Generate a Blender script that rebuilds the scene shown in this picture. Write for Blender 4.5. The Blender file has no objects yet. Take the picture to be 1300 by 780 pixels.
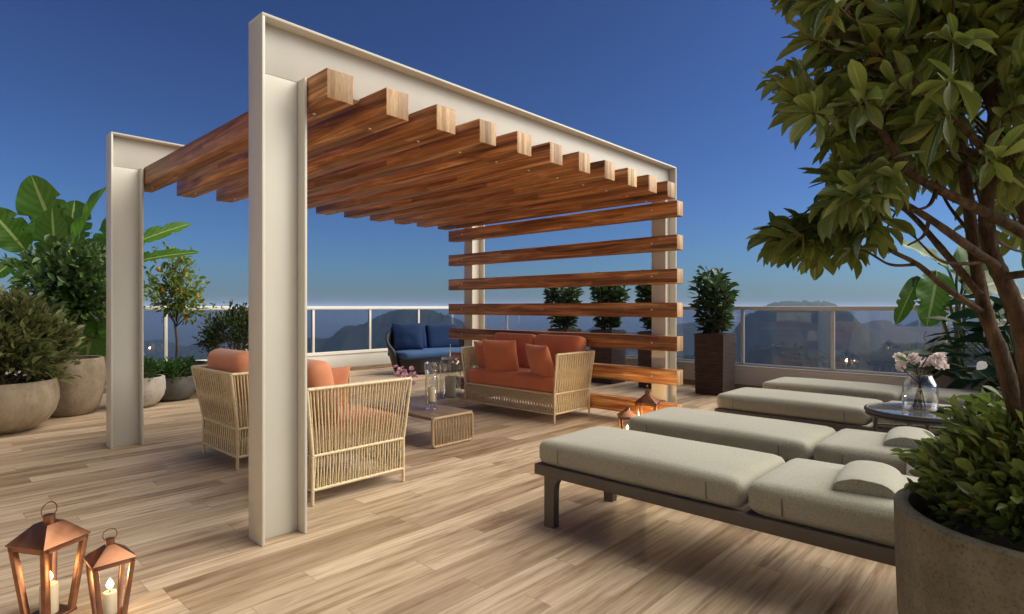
import bpy, bmesh, math, random
import numpy as np
from mathutils import Vector, Matrix, noise as mnoise
from mathutils.bvhtree import BVHTree

SC = bpy.context.scene
COL = SC.collection
R = math.radians
PI = math.pi
random.seed(11)
RNG = np.random.default_rng(7)

# ------------------------------------------------------------------ camera frame
# world X runs along the deck boards (to the right and away), world Y along the pergola beams, metres
EYE = 1.25
FPX = 733.0
_A = math.atan2(680, 733)
FW = Vector((math.cos(_A), math.sin(_A), 0))
RT = Vector((math.sin(_A), -math.cos(_A), 0))


def at(x, y, d):
    """the point seen at photograph position x, y at depth d metres"""
    s = (x - 650) / FPX
    return Vector(((FW.x + RT.x * s) * d, (FW.y + RT.y * s) * d, EYE + (390 - y) / FPX * d))


cam_d = bpy.data.cameras.new('camera')
cam = bpy.data.objects.new('camera', cam_d)
COL.objects.link(cam)
cam.location = (0, 0, EYE)
cam.rotation_euler = (R(90), 0, -math.atan2(FW.x, FW.y))
cam_d.sensor_width = 36
cam_d.lens = 36 * FPX / 1300
cam_d.clip_end = 60000
cam_d.clip_start = 0.05
SC.camera = cam


# ------------------------------------------------------------------ materials
class NT:
    def __init__(self, name):
        self.m = bpy.data.materials.new(name)
        self.m.use_nodes = True
        self.t = self.m.node_tree
        self.b = self.t.nodes['Principled BSDF']
        self.out = self.t.nodes['Material Output']

    def n(self, typ, **kw):
        nd = self.t.nodes.new(typ)
        for k, v in kw.items():
            if k in nd.inputs.keys():
                nd.inputs[k].default_value = v
            else:
                setattr(nd, k, v)
        return nd

    def l(self, a, b):
        self.t.links.new(a, b)

    def math(self, op, a, b=None, c=None):
        nd = self.t.nodes.new('ShaderNodeMath')
        nd.operation = op
        for i, v in enumerate((a, b, c)):
            if v is None:
                continue
            if hasattr(v, 'links'):
                self.l(v, nd.inputs[i])
            else:
                nd.inputs[i].default_value = v
        return nd.outputs[0]

    def ramp(self, fac, stops, interp='LINEAR'):
        nd = self.t.nodes.new('ShaderNodeValToRGB')
        nd.color_ramp.interpolation = interp
        e = nd.color_ramp.elements
        while len(e) < len(stops):
            e.new(0.5)
        for i, (p, c) in enumerate(stops):
            e[i].position = p
            e[i].color = (*c, 1)
        self.l(fac, nd.inputs[0])
        return nd.outputs[0]

    def mix(self, fac, a, b, mode='MIX'):
        nd = self.t.nodes.new('ShaderNodeMix')
        nd.data_type = 'RGBA'
        nd.blend_type = mode
        for sock, v in ((nd.inputs[0], fac), (nd.inputs[6], a), (nd.inputs[7], b)):
            if hasattr(v, 'links'):
                self.l(v, sock)
            elif isinstance(v, tuple):
                sock.default_value = (*v, 1)
            else:
                sock.default_value = v
        return nd.outputs[2]

    def coord(self, which='Object'):
        return self.t.nodes.new('ShaderNodeTexCoord').outputs[which]

    def mapping(self, vec, scale=(1, 1, 1), loc=None):
        nd = self.t.nodes.new('ShaderNodeMapping')
        self.l(vec, nd.inputs[0])
        nd.inputs['Scale'].default_value = scale
        if loc is not None:
            self.l(loc, nd.inputs['Location'])
        return nd.outputs[0]

    def noise(self, vec, scale, detail=4, rough=0.55, dist=0.0):
        nd = self.t.nodes.new('ShaderNodeTexNoise')
        self.l(vec, nd.inputs['Vector'])
        nd.inputs['Scale'].default_value = scale
        nd.inputs['Detail'].default_value = detail
        nd.inputs['Roughness'].default_value = rough
        nd.inputs['Distortion'].default_value = dist
        return nd.outputs[0]

    def bump(self, h, strength=0.3, dist=0.01):
        nd = self.t.nodes.new('ShaderNodeBump')
        nd.inputs['Strength'].default_value = strength
        nd.inputs['Distance'].default_value = dist
        self.l(h, nd.inputs['Height'])
        self.l(nd.outputs[0], self.b.inputs['Normal'])

    def set(self, **kw):
        for k, v in kw.items():
            k = k.replace('_', ' ')
            s = self.b.inputs[k]
            if hasattr(v, 'links'):
                self.l(v, s)
            elif isinstance(v, tuple):
                s.default_value = (*v, 1)
            else:
                s.default_value = v
        return self


M = {}


def mat_simple(name, col, rough=0.5, metal=0.0, var=0.12, scale=8, bump=0.0, bscale=60, spec=0.5):
    k = NT(name)
    oc = k.coord()
    n = k.noise(oc, scale, 5)
    lo = tuple(c * (1 - var) for c in col)
    hi = tuple(min(1, c * (1 + var)) for c in col)
    k.set(Base_Color=k.ramp(n, [(0.3, lo), (0.7, hi)]), Metallic=metal, Specular_IOR_Level=spec)
    rn = k.noise(oc, scale * 3, 3)
    k.set(Roughness=k.math('MULTIPLY_ADD', rn, 0.2, rough - 0.1))
    if bump:
        k.bump(k.noise(oc, bscale, 4), bump, 0.01)
    M[name] = k.m
    return k


def mat_deck():
    k = NT('deck_boards')
    oc = k.coord()
    sp = k.n('ShaderNodeSeparateXYZ')
    k.l(oc, sp.inputs[0])
    x, y = sp.outputs[0], sp.outputs[1]
    W, L = 0.152, 1.22
    ry = k.math('DIVIDE', y, W)
    row = k.math('FLOOR', ry)
    fy = k.math('FRACT', ry)
    wn = k.n('ShaderNodeTexWhiteNoise', noise_dimensions='1D')
    k.l(row, wn.inputs['W'])
    rx = k.math('ADD', k.math('DIVIDE', x, L), k.math('MULTIPLY', wn.outputs[0], 13.7))
    colm = k.math('FLOOR', rx)
    fx = k.math('FRACT', rx)
    cb = k.n('ShaderNodeCombineXYZ')
    k.l(row, cb.inputs[0])
    k.l(colm, cb.inputs[1])
    wp = k.n('ShaderNodeTexWhiteNoise', noise_dimensions='2D')
    k.l(cb.outputs[0], wp.inputs['Vector'])
    rnd = wp.outputs[0]
    # grain, shifted per board
    off = k.n('ShaderNodeCombineXYZ')
    k.l(k.math('MULTIPLY', rnd, 31.0), off.inputs[0])
    k.l(k.math('MULTIPLY', rnd, 17.0), off.inputs[1])
    k.l(k.math('MULTIPLY', rnd, 9.0), off.inputs[2])
    g1 = k.noise(k.mapping(oc, (0.9, 17, 1), off.outputs[0]), 1.6, 7, 0.66, 0.35)
    g2 = k.noise(k.mapping(oc, (1.6, 95, 1), off.outputs[0]), 2.2, 5, 0.7)
    g3 = k.noise(k.mapping(oc, (1.0, 5, 1), off.outputs[0]), 1.2, 4, 0.6, 0.6)
    base = k.ramp(g1, [(0.25, (0.170, 0.118, 0.075)), (0.38, (0.395, 0.295, 0.195)), (0.52, (0.565, 0.452, 0.325)), (0.75, (0.685, 0.59, 0.455))])
    tone = k.ramp(rnd, [(0.0, (0.50, 0.41, 0.33)), (0.20, (0.76, 0.69, 0.62)), (0.45, (1.0, 0.97, 0.94)), (0.72, (0.92, 0.85, 0.77)), (1.0, (1.1, 1.08, 1.06))])
    c = k.mix(0.8, base, tone, 'MULTIPLY')
    fine = k.ramp(g2, [(0.3, (0.66, 0.62, 0.58)), (0.55, (1, 1, 1)), (0.8, (1.12, 1.1, 1.06))])
    c = k.mix(0.6, c, fine, 'MULTIPLY')
    blot = k.ramp(g3, [(0.30, (0.55, 0.47, 0.40)), (0.47, (1, 1, 1)), (0.8, (1.06, 1.04, 1.02))])
    c = k.mix(0.9, c, blot, 'MULTIPLY')
    # narrow joints
    ey = k.math('LESS_THAN', k.math('ABSOLUTE', k.math('SUBTRACT', fy, 0.5)), 0.4915)
    ex = k.math('LESS_THAN', k.math('ABSOLUTE', k.math('SUBTRACT', fx, 0.5)), 0.4988)
    j = k.math('MULTIPLY', ex, ey)
    c = k.mix(j, k.mix(0.55, c, (0.10, 0.07, 0.05), 'MIX'), c)
    k.set(Base_Color=c)
    k.set(Roughness=k.math('MULTIPLY_ADD', g2, 0.25, 0.36), Specular_IOR_Level=0.4)
    h = k.math('ADD', k.math('MULTIPLY', g2, 0.35), j)
    k.bump(h, 0.22, 0.004)
    M['deck_boards'] = k.m


def mat_beam(name, end=False, redder=1.0):
    """laminated tropical timber, length along object Y"""
    k = NT(name)
    oc = k.coord()
    oi = k.n('ShaderNodeObjectInfo')
    sp = k.n('ShaderNodeSeparateXYZ')
    k.l(oc, sp.inputs[0])
    off = k.n('ShaderNodeCombineXYZ')
    for i in range(3):
        k.l(k.math('MULTIPLY', oi.outputs['Random'], 23.0 + 11 * i), off.inputs[i])
    if end:
        lam = k.math('FLOOR', k.math('DIVIDE', sp.outputs[0], 0.03))
    else:
        lz = k.math('FLOOR', k.math('DIVIDE', k.math('ADD', sp.outputs[2], 0.02), 0.042))
        lx = k.math('FLOOR', k.math('DIVIDE', sp.outputs[0], 0.036))
        ly = k.math('FLOOR', k.math('ADD', k.math('DIVIDE', sp.outputs[1], 1.15), k.math('MULTIPLY', lz, 0.37)))
        lam = k.math('ADD', k.math('ADD', k.math('MULTIPLY', lz, 3.1), k.math('MULTIPLY', lx, 7.7)), k.math('MULTIPLY', ly, 1.3))
    wn = k.n('ShaderNodeTexWhiteNoise', noise_dimensions='1D')
    k.l(k.math('ADD', lam, k.math('MULTIPLY', oi.outputs['Random'], 91)), wn.inputs['W'])
    g1 = k.noise(k.mapping(oc, (14, 0.7, 14) if not end else (30, 1, 3), off.outputs[0]), 1.4, 6, 0.62, 0.8)
    g2 = k.noise(k.mapping(oc, (70, 1.6, 70) if not end else (120, 1, 14), off.outputs[0]), 2.0, 4, 0.6)
    if end:
        c = k.ramp(g1, [(0.25, (0.33, 0.20, 0.095)), (0.55, (0.52, 0.36, 0.20)), (0.8, (0.62, 0.47, 0.29))])
    else:
        c = k.ramp(g1, [(0.29, (0.075, 0.030, 0.013)), (0.42, (0.25, 0.106, 0.040)), (0.55, (0.46, 0.220, 0.085)), (0.71, (0.72, 0.46, 0.23))])
    t = k.ramp(wn.outputs[0], [(0, (0.62, 0.55, 0.5)), (0.5, (1, 0.96, 0.92)), (1, (1.35, 1.3, 1.22))])
    c = k.mix(1.0, c, t, 'MULTIPLY')
    f = k.ramp(g2, [(0.3, (0.7, 0.66, 0.62)), (0.6, (1.05, 1.05, 1.05))])
    c = k.mix(0.8, c, f, 'MULTIPLY')
    c = k.mix(1.0, c, k.ramp(oi.outputs['Random'], [(0, (.78, .74, .70)), (.5, (1, .97, .95)), (1, (1.16, 1.12, 1.05))]), 'MULTIPLY')
    k.set(Base_Color=c, Roughness=k.math('MULTIPLY_ADD', g2, 0.3, 0.32), Specular_IOR_Level=0.28)
    k.bump(g2, 0.12, 0.003)
    M[name] = k.m


def mat_fabric(name, col, weave=260, var=0.12, bump=0.35, sheen=0.3, fleck=None):
    k = NT(name)
    oc = k.coord()
    n = k.noise(oc, 4, 4)
    w = k.n('ShaderNodeTexVoronoi', Scale=float(weave))
    k.l(oc, w.inputs['Vector'])
    c = k.ramp(n, [(0.3, tuple(v * (1 - var) for v in col)), (0.7, tuple(min(1, v * (1 + var)) for v in col))])
    wn = k.noise(oc, weave * 0.8, 2, 0.6)
    if fleck:
        c = k.mix(k.ramp(wn, [(0.42, (0, 0, 0)), (0.62, (1, 1, 1))]), c, fleck)
    c = k.mix(0.55, c, k.ramp(w.outputs['Distance'], [(0.0, (1.06, 1.06, 1.06)), (0.7, (0.72, 0.70, 0.68))]), 'MULTIPLY')
    k.set(Base_Color=c, Roughness=0.85, Specular_IOR_Level=0.2, Sheen_Weight=sheen)
    h = k.math('ADD', k.math('MULTIPLY', n, 1.2), k.math('MULTIPLY', wn, 0.5))
    k.bump(h, bump, 0.006)
    M[name] = k.m


def mat_leaf(name, dark, light, rib, rough=0.42, trans=0.25, ribw=0.10, tcol=None, spot=None, vein=0.07, spec=0.4):
    k = NT(name)
    at_ = k.n('ShaderNodeAttribute', attribute_name='leaf')
    sp = k.n('ShaderNodeSeparateColor')
    k.l(at_.outputs['Color'], sp.inputs[0])
    rnd, acr, alo = sp.outputs[0], sp.outputs[1], sp.outputs[2]
    c = k.ramp(rnd, [(0.0, dark), (0.75, light), (0.93, tuple(v * 1.25 for v in light)), (1.0, spot or light)])
    oc = k.coord()
    n = k.noise(oc, 22, 4)
    c = k.mix(0.6, c, k.ramp(n, [(0.3, (0.72, 0.74, 0.66)), (0.7, (1.12, 1.1, 1.05))]), 'MULTIPLY')
    # side veins and midrib
    v = k.math('SINE', k.math('ADD', k.math('MULTIPLY', alo, 60.0), k.math('MULTIPLY', acr, -14.0)))
    veins = k.math('MULTIPLY_ADD', v, vein, 1.0)
    vc = k.n('ShaderNodeCombineColor')
    for i in range(3):
        k.l(veins, vc.inputs[i])
    c = k.mix(1.0, c, vc.outputs[0], 'MULTIPLY')
    ribf = k.math('LESS_THAN', acr, ribw)
    c = k.mix(k.math('MULTIPLY', ribf, 0.75), c, rib)
    k.set(Base_Color=c, Roughness=rough, Specular_IOR_Level=spec)
    k.bump(v, 0.08, 0.004)
    if trans:
        tr = k.n('ShaderNodeBsdfTranslucent')
        k.l(k.mix(0.5, c, tcol or tuple(min(1, x * 2.2) for x in light)), tr.inputs[0])
        mx = k.n('ShaderNodeMixShader')
        mx.inputs[0].default_value = trans
        k.l(k.b.outputs[0], mx.inputs[1])
        k.l(tr.outputs[0], mx.inputs[2])
        k.l(mx.outputs[0], k.out.inputs[0])
    M[name] = k.m


def mat_pane(name, tint, ior=1.5, rough=0.0, gloss=1.0):
    """thin clear pane: tinted see-through mixed with a mirror by Fresnel"""
    k = NT(name)
    tr = k.n('ShaderNodeBsdfTransparent')
    tr.inputs[0].default_value = (*tint, 1)
    gl = k.n('ShaderNodeBsdfGlossy', Roughness=rough)
    lw = k.n('ShaderNodeLayerWeight', Blend=0.5)
    f0 = ((ior - 1) / (ior + 1)) ** 2
    fac = k.math('MULTIPLY_ADD', k.math('POWER', lw.outputs['Facing'], 4.0), .75 * gloss, 1.6 * f0 * gloss)
    mx = k.n('ShaderNodeMixShader')
    k.l(fac, mx.inputs[0])
    k.l(tr.outputs[0], mx.inputs[1])
    k.l(gl.outputs[0], mx.inputs[2])
    k.l(mx.outputs[0], k.out.inputs[0])
    M[name] = k.m


def mat_emit(name, col, s):
    k = NT(name)
    e = k.n('ShaderNodeEmission', Strength=s)
    e.inputs[0].default_value = (*col, 1)
    k.l(e.outputs[0], k.out.inputs[0])
    M[name] = k.m


def mat_concrete(name, lo, hi, scale=3.0, pits=0.5):
    k = NT(name)
    oc = k.coord()
    n = k.noise(oc, scale, 8, 0.65)
    n2 = k.noise(oc, scale * 14, 5, 0.7)
    st = k.noise(k.mapping(oc, (5, 5, 0.9)), 2.0, 5, 0.6)
    c = k.ramp(n, [(0.3, lo), (0.7, hi)])
    c = k.mix(0.55, c, k.ramp(st, [(0.35, (0.7, 0.66, 0.6)), (0.65, (1.1, 1.08, 1.05))]), 'MULTIPLY')
    c = k.mix(pits, c, k.ramp(n2, [(0.32, (0.35, 0.3, 0.25)), (0.46, (1, 1, 1)), (0.75, (1.15, 1.13, 1.1))]), 'MULTIPLY')
    k.set(Base_Color=c, Roughness=0.82, Specular_IOR_Level=0.25)
    k.bump(k.math('ADD', n2, k.math('MULTIPLY', n, 0.6)), 0.35, 0.008)
    M[name] = k.m


mat_deck()
mat_beam('timber')
mat_beam('timber_end', end=True)
mat_simple('steel_paint', (0.585, 0.56, 0.48), 0.42, var=0.025, scale=3, spec=0.4)
mat_simple('bolt_steel', (0.72, 0.68, 0.62), 0.3, metal=0.9, var=0.05)
mat_simple('cream_paint', (0.66, 0.63, 0.56), 0.58, var=0.03, scale=2)
mat_simple('parapet_paint', (0.62, 0.59, 0.53), 0.7, var=0.07, scale=1.5, bump=0.08, bscale=40)
mat_pane('railing_glass', (0.60, 0.64, 0.70), 1.5, 0.0, 0.75)
mat_pane('clear_glass', (0.965, 0.98, 0.98), 1.6, 0.0, 1.25)
mat_pane('water', (0.95, 0.965, 0.965), 1.33)
mat_fabric('orange_fabric', (0.62, 0.195, 0.088), 300, 0.10)
mat_fabric('sunlit_orange_fabric', (0.64, 0.25, 0.125), 300, 0.10)  # armchair orange, sunlight painted in as a lighter copy of the sofa's
mat_fabric('blue_fabric', (0.008, 0.028, 0.095), 300, 0.15, sheen=0.04)
mat_fabric('lit_blue_fabric', (0.045, 0.11, 0.25), 300, 0.12, sheen=0.04)  # seat copy of the cushion blue, with the light on it painted in
mat_fabric('tweed', (0.385, 0.405, 0.335), 330, 0.06, 0.45, 0.3, fleck=(0.30, 0.25, 0.17))
mat_fabric('white_cotton', (0.78, 0.77, 0.75), 300, 0.05)
mat_simple('lounger_frame', (0.085, 0.070, 0.056), 0.5, var=0.1, scale=6)
mat_simple('dark_metal', (0.045, 0.040, 0.036), 0.5, var=0.1)
mat_simple('soil', (0.035, 0.026, 0.018), 0.95, var=0.5, scale=30, bump=1.0, bscale=50)
mat_concrete('clay_tan', (0.24, 0.185, 0.125), (0.42, 0.34, 0.245), 2.6, 0.35)
mat_concrete('clay_brown', (0.20, 0.155, 0.11), (0.34, 0.275, 0.20), 3.0, 0.45)
mat_concrete('stone_brown', (0.130, 0.118, 0.080), (0.230, 0.210, 0.145), 9.0, 0.85)
mat_concrete('stone_light', (0.34, 0.31, 0.27), (0.48, 0.44, 0.39), 3.0, 0.3)
mat_concrete('stone_dark', (0.075, 0.072, 0.066), (0.14, 0.135, 0.125), 3.0, 0.35)
mat_concrete('stone_grey', (0.17, 0.165, 0.155), (0.26, 0.25, 0.24), 3.0, 0.4)
mat_leaf('tree_leaf', (0.045, 0.080, 0.018), (0.200, 0.250, 0.052), (0.28, 0.30, 0.11), 0.42, 0.22, 0.09, spot=(0.28, 0.21, 0.04))
mat_leaf('shrub_leaf', (0.045, 0.080, 0.018), (0.165, 0.220, 0.045), (0.16, 0.19, 0.06), 0.45, 0.22, 0.08, spot=(0.17, 0.13, 0.04))
mat_leaf('olive_leaf', (0.040, 0.064, 0.018), (0.165, 0.185, 0.058), (0.14, 0.15, 0.07), 0.5, 0.2, 0.1, spot=(0.16, 0.14, 0.05))
mat_leaf('citrus_leaf', (0.055, 0.105, 0.018), (0.190, 0.255, 0.042), (0.2, 0.24, 0.08), 0.38, 0.3, 0.1)
mat_leaf('dark_citrus_leaf', (0.018, 0.048, 0.012), (0.060, 0.125, 0.026), (0.09, 0.13, 0.05), 0.35, 0.2, 0.1)
mat_leaf('ficus_leaf', (0.014, 0.034, 0.012), (0.048, 0.092, 0.026), (0.11, 0.15, 0.06), 0.33, 0.2, 0.08)
mat_leaf('box_leaf', (0.018, 0.034, 0.010), (0.062, 0.090, 0.026), (0.08, 0.1, 0.04), 0.45, 0.2, 0.05)
mat_leaf('banana_leaf', (0.015, 0.050, 0.008), (0.066, 0.155, 0.018), (0.34, 0.42, 0.14), 0.42, 0.22, 0.075, vein=.16, spec=.22)
mat_leaf('lily_leaf', (0.008, 0.030, 0.018), (0.022, 0.062, 0.034), (0.05, 0.09, 0.05), 0.38, 0.10, 0.06, spec=.2)
mat_leaf('ground_leaf', (0.020, 0.060, 0.016), (0.060, 0.145, 0.032), (0.09, 0.18, 0.05), 0.45, 0.25, 0.06)
mat_leaf('petal_pink', (0.66, 0.26, 0.42), (0.86, 0.50, 0.64), (0.60, 0.10, 0.25), 0.6, 0.3, 0.05)
mat_leaf('petal_pale', (0.62, 0.50, 0.50), (0.80, 0.70, 0.68), (0.70, 0.45, 0.45), 0.6, 0.3, 0.05)
mat_leaf('petal_white', (0.70, 0.70, 0.66), (0.80, 0.80, 0.76), (0.7, 0.72, 0.6), 0.5, 0.3, 0.03)
mat_simple('lemon_skin', (0.62, 0.33, 0.035), 0.42, var=0.2, scale=20)
mat_simple('lime_skin', (0.36, 0.40, 0.05), 0.42, var=0.2, scale=20)
mat_simple('candle_wax', (0.66, 0.57, 0.40), 0.55, var=0.05)
mat_simple('wick', (0.02, 0.018, 0.015), 0.9)
mat_simple('green_stem', (0.075, 0.125, 0.032), 0.5, var=0.2)
mat_simple('ivory_wicker', (0.66, 0.54, 0.335), 0.5, var=0.16, scale=40)
mat_simple('tan_wicker', (0.36, 0.25, 0.135), 0.5, var=0.16, scale=40)
mat_simple('black_wicker', (0.016, 0.014, 0.012), 0.5, var=0.3, scale=40, bump=0.6, bscale=120)
mat_simple('facade_paint', (0.70, 0.61, 0.48), 0.8, var=.05, scale=1.0)
mat_simple('dark_pane', (0.03, 0.035, 0.045), 0.08, var=.1)
mat_simple('house_wall', (0.12, 0.105, 0.095), 0.8)
mat_simple('house_roof', (0.17, 0.065, 0.045), 0.8)
mat_emit('lamp_glow', (1.0, 0.78, 0.45), 3.5)


def mat_copper():
    k = NT('copper')
    oc = k.coord()
    n = k.noise(oc, 14, 5)
    k.set(Base_Color=k.ramp(n, [(0.3, (0.20, 0.088, 0.046)), (0.7, (0.31, 0.148, 0.085))]), Metallic=0.92,
          Roughness=k.math('MULTIPLY_ADD', n, 0.22, 0.24))
    M['copper'] = k.m


def mat_bark(name, a, b):
    k = NT(name)
    oc = k.coord()
    n = k.noise(k.mapping(oc, (1, 1, 0.30)), 38, 7, 0.7, 0.6)
    n2 = k.noise(oc, 7, 4)
    c = k.ramp(n, [(0.34, a), (0.66, b)])
    c = k.mix(0.7, c, k.ramp(n2, [(0.3, (0.6, 0.58, 0.55)), (0.7, (1.15, 1.1, 1.0))]), 'MULTIPLY')
    k.set(Base_Color=c, Roughness=0.85, Specular_IOR_Level=0.2)
    k.bump(n, 0.9, 0.02)
    M[name] = k.m


def mat_dark_planter():
    k = NT('dark_planter')
    oc = k.coord()
    n = k.noise(k.mapping(oc, (3, 3, 60)), 2.0, 5, 0.65)
    n2 = k.noise(k.mapping(oc, (30, 30, 120)), 1.0, 3)
    c = k.ramp(n, [(0.3, (0.012, 0.007, 0.005)), (0.52, (0.050, 0.027, 0.018)), (0.75, (0.13, 0.075, 0.05))])
    k.set(Base_Color=c, Roughness=0.5, Specular_IOR_Level=0.35)
    k.bump(k.math('ADD', n, n2), 0.6, 0.01)
    M['dark_planter'] = k.m


def mat_table_wood():
    k = NT('table_wood')
    oc = k.coord()
    n = k.noise(k.mapping(oc, (18, 1.2, 18)), 1.6, 6, 0.65, 0.4)
    c = k.ramp(n, [(0.3, (0.125, 0.078, 0.048)), (0.6, (0.225, 0.150, 0.098)), (0.8, (0.31, 0.22, 0.15))])
    k.set(Base_Color=c, Roughness=0.42)
    k.bump(n, 0.15, 0.004)
    M['table_wood'] = k.m


def mat_skirting():
    k = NT('skirting_tile')
    oc = k.coord()
    n = k.noise(k.mapping(oc, (2, 2, 20)), 2.0, 5, 0.6, 0.3)
    c = k.ramp(n, [(0.3, (0.20, 0.135, 0.085)), (0.7, (0.40, 0.29, 0.19))])
    k.set(Base_Color=c, Roughness=0.6)
    M['skirting_tile'] = k.m


def mat_land(name, cols, scale):
    k = NT(name)
    oc = k.coord()
    n = k.noise(oc, scale, 8, 0.62)
    n2 = k.noise(oc, scale * 9, 5, 0.65)
    c = k.ramp(n, [(0.3, cols[0]), (0.5, cols[1]), (0.7, cols[2])])
    c = k.mix(0.8, c, k.ramp(n2, [(0.3, (0.5, 0.52, 0.5)), (0.7, (1.25, 1.25, 1.2))]), 'MULTIPLY')
    k.set(Base_Color=c, Roughness=0.95, Specular_IOR_Level=0.05)
    M[name] = k.m


mat_copper()
mat_bark('bark', (0.040, 0.026, 0.016), (0.17, 0.115, 0.07))
mat_bark('grey_bark', (0.10, 0.08, 0.06), (0.22, 0.18, 0.14))
mat_dark_planter()
mat_table_wood()
mat_skirting()
mat_land('valley', [(0.035, 0.045, 0.022), (0.065, 0.070, 0.038), (0.13, 0.105, 0.07)], 0.006)
mat_land('forest_hill', [(0.020, 0.030, 0.018), (0.035, 0.045, 0.028), (0.060, 0.062, 0.045)], 0.004)


# ------------------------------------------------------------------ mesh builder
class MB:
    def __init__(self):
        self.v, self.f, self.mi = [], [], []

    def add(self, vs, fs, mi=0):
        o = len(self.v)
        self.v += [tuple(p) for p in vs]
        self.f += [tuple(i + o for i in f) for f in fs]
        self.mi += [mi] * len(fs) if isinstance(mi, int) else list(mi)
        return self

    def box(self, a, b, mi=0, mat=None):
        x0, y0, z0 = a
        x1, y1, z1 = b
        vs = [(x, y, z) for z in (z0, z1) for (x, y) in ((x0, y0), (x1, y0), (x1, y1), (x0, y1))]
        if mat is not None:
            vs = [mat @ Vector(p) for p in vs]
        self.add(vs, [(3, 2, 1, 0), (4, 5, 6, 7), (0, 1, 5, 4), (1, 2, 6, 5), (2, 3, 7, 6), (3, 0, 4, 7)], mi)
        return self

    def tube(self, pts, rad, seg=8, cap=True, mi=0):
        pts = [Vector(p) for p in pts]
        n = len(pts)
        rads = [rad] * n if not hasattr(rad, '__len__') else list(rad)
        o = len(self.v)
        up = None
        for i, p in enumerate(pts):
            t = (pts[min(i + 1, n - 1)] - pts[max(i - 1, 0)])
            t = t.normalized() if t.length > 1e-9 else Vector((0, 0, 1))
            if up is None:
                a = Vector((0, 0, 1)) if abs(t.z) < 0.9 else Vector((1, 0, 0))
                up = (a - t * a.dot(t)).normalized()
            else:
                up = (up - t * up.dot(t))
                up = up.normalized() if up.length > 1e-6 else t.orthogonal().normalized()
            s = t.cross(up)
            for j in range(seg):
                w = 2 * PI * j / seg
                self.v.append(tuple(p + (up * math.cos(w) + s * math.sin(w)) * rads[i]))
        for i in range(n - 1):
            for j in range(seg):
                a, b = o + i * seg + j, o + i * seg + (j + 1) % seg
                self.f.append((a, b, b + seg, a + seg))
                self.mi.append(mi)
        if cap:
            self.f.append(tuple(o + j for j in reversed(range(seg))))
            self.f.append(tuple(o + (n - 1) * seg + j for j in range(seg)))
            self.mi += [mi, mi]
        return self

    def lathe(self, prof, seg=32, c=(0, 0, 0), mi=0):
        o = len(self.v)
        for (r, z) in prof:
            for j in range(seg):
                w = 2 * PI * j / seg
                self.v.append((c[0] + r * math.cos(w), c[1] + r * math.sin(w), c[2] + z))
        for i in range(len(prof) - 1):
            for j in range(seg):
                a, b = o + i * seg + j, o + i * seg + (j + 1) % seg
                self.f.append((a, b, b + seg, a + seg))
                self.mi.append(mi)
        if prof[0][0] > 1e-6:
            self.f.append(tuple(o + j for j in reversed(range(seg))))
            self.mi.append(mi)
        if prof[-1][0] > 1e-6:
            k = o + (len(prof) - 1) * seg
            self.f.append(tuple(k + j for j in range(seg)))
            self.mi.append(mi)
        return self

    def build(self, name, mats, parent=None, bevel=0.0, smooth=False, loc=None, segs=2):
        me = bpy.data.meshes.new(name)
        me.from_pydata(self.v, [], self.f)
        mats = mats if isinstance(mats, (list, tuple)) else [mats]
        for m in mats:
            me.materials.append(M[m])
        me.polygons.foreach_set('material_index', self.mi)
        bm = bmesh.new()
        bm.from_mesh(me)
        bmesh.ops.remove_doubles(bm, verts=bm.verts, dist=1e-6)
        if bevel:
            es = [e for e in bm.edges if len(e.link_faces) == 2 and e.calc_face_angle(0) > 0.5]
            bmesh.ops.bevel(bm, geom=es, offset=bevel, segments=segs, affect='EDGES', profile=0.5, clamp_overlap=True)
        bmesh.ops.recalc_face_normals(bm, faces=bm.faces)
        bm.to_mesh(me)
        bm.free()
        if smooth or bevel:
            me.polygons.foreach_set('use_smooth', [True] * len(me.polygons))
            if bevel and not smooth:
                me.set_sharp_from_angle(angle=R(50))
            elif smooth != 'all':
                me.set_sharp_from_angle(angle=R(48))
        return link(name, me, parent, loc)


def link(name, me, parent=None, loc=None):
    o = bpy.data.objects.new(name, me)
    COL.objects.link(o)
    if parent is not None:
        o.parent = parent
    if loc is not None:
        o.location = loc
    return o


def tag(o, label=None, cat=None, group=None, kind=None):
    if label:
        o['label'] = label
    if cat:
        o['category'] = cat
    if group:
        o['group'] = group
    if kind:
        o['kind'] = kind
    return o


def thing(name, label, cat, loc=(0, 0, 0), rz=0.0, group=None):
    o = bpy.data.objects.new(name, None)
    o.empty_display_size = 0.1
    COL.objects.link(o)
    o.location = loc
    o.rotation_euler = (0, 0, rz)
    return tag(o, label, cat, group)


def copy_tree(o, parent=None):
    c = o.copy()
    COL.objects.link(c)
    if parent is not None:
        c.parent = parent
    for ch in [k for k in o.children]:
        copy_tree(ch, c)
    return c


def dup(root, loc, rz, label, group=None):
    c = copy_tree(root)
    c.location = loc
    c.rotation_euler = (0, 0, rz)
    tag(c, label, None, group)
    return c


def spline(pts, n=6):
    pts = [Vector(p) for p in pts]
    if len(pts) < 3:
        return [pts[0].lerp(pts[-1], i / n) for i in range(n + 1)]
    out = []
    P = [pts[0] * 2 - pts[1]] + pts + [pts[-1] * 2 - pts[-2]]
    for i in range(1, len(P) - 2):
        a, b, c, d = P[i - 1:i + 3]
        for k in range(n):
            t = k / n
            out.append(0.5 * ((2 * b) + (c - a) * t + (2 * a - 5 * b + 4 * c - d) * t * t + (3 * b - a - 3 * c + d) * t ** 3))
    out.append(pts[-1])
    return out


def taper(n, a, b):
    return [a + (b - a) * i / (n - 1) for i in range(n)]


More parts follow.
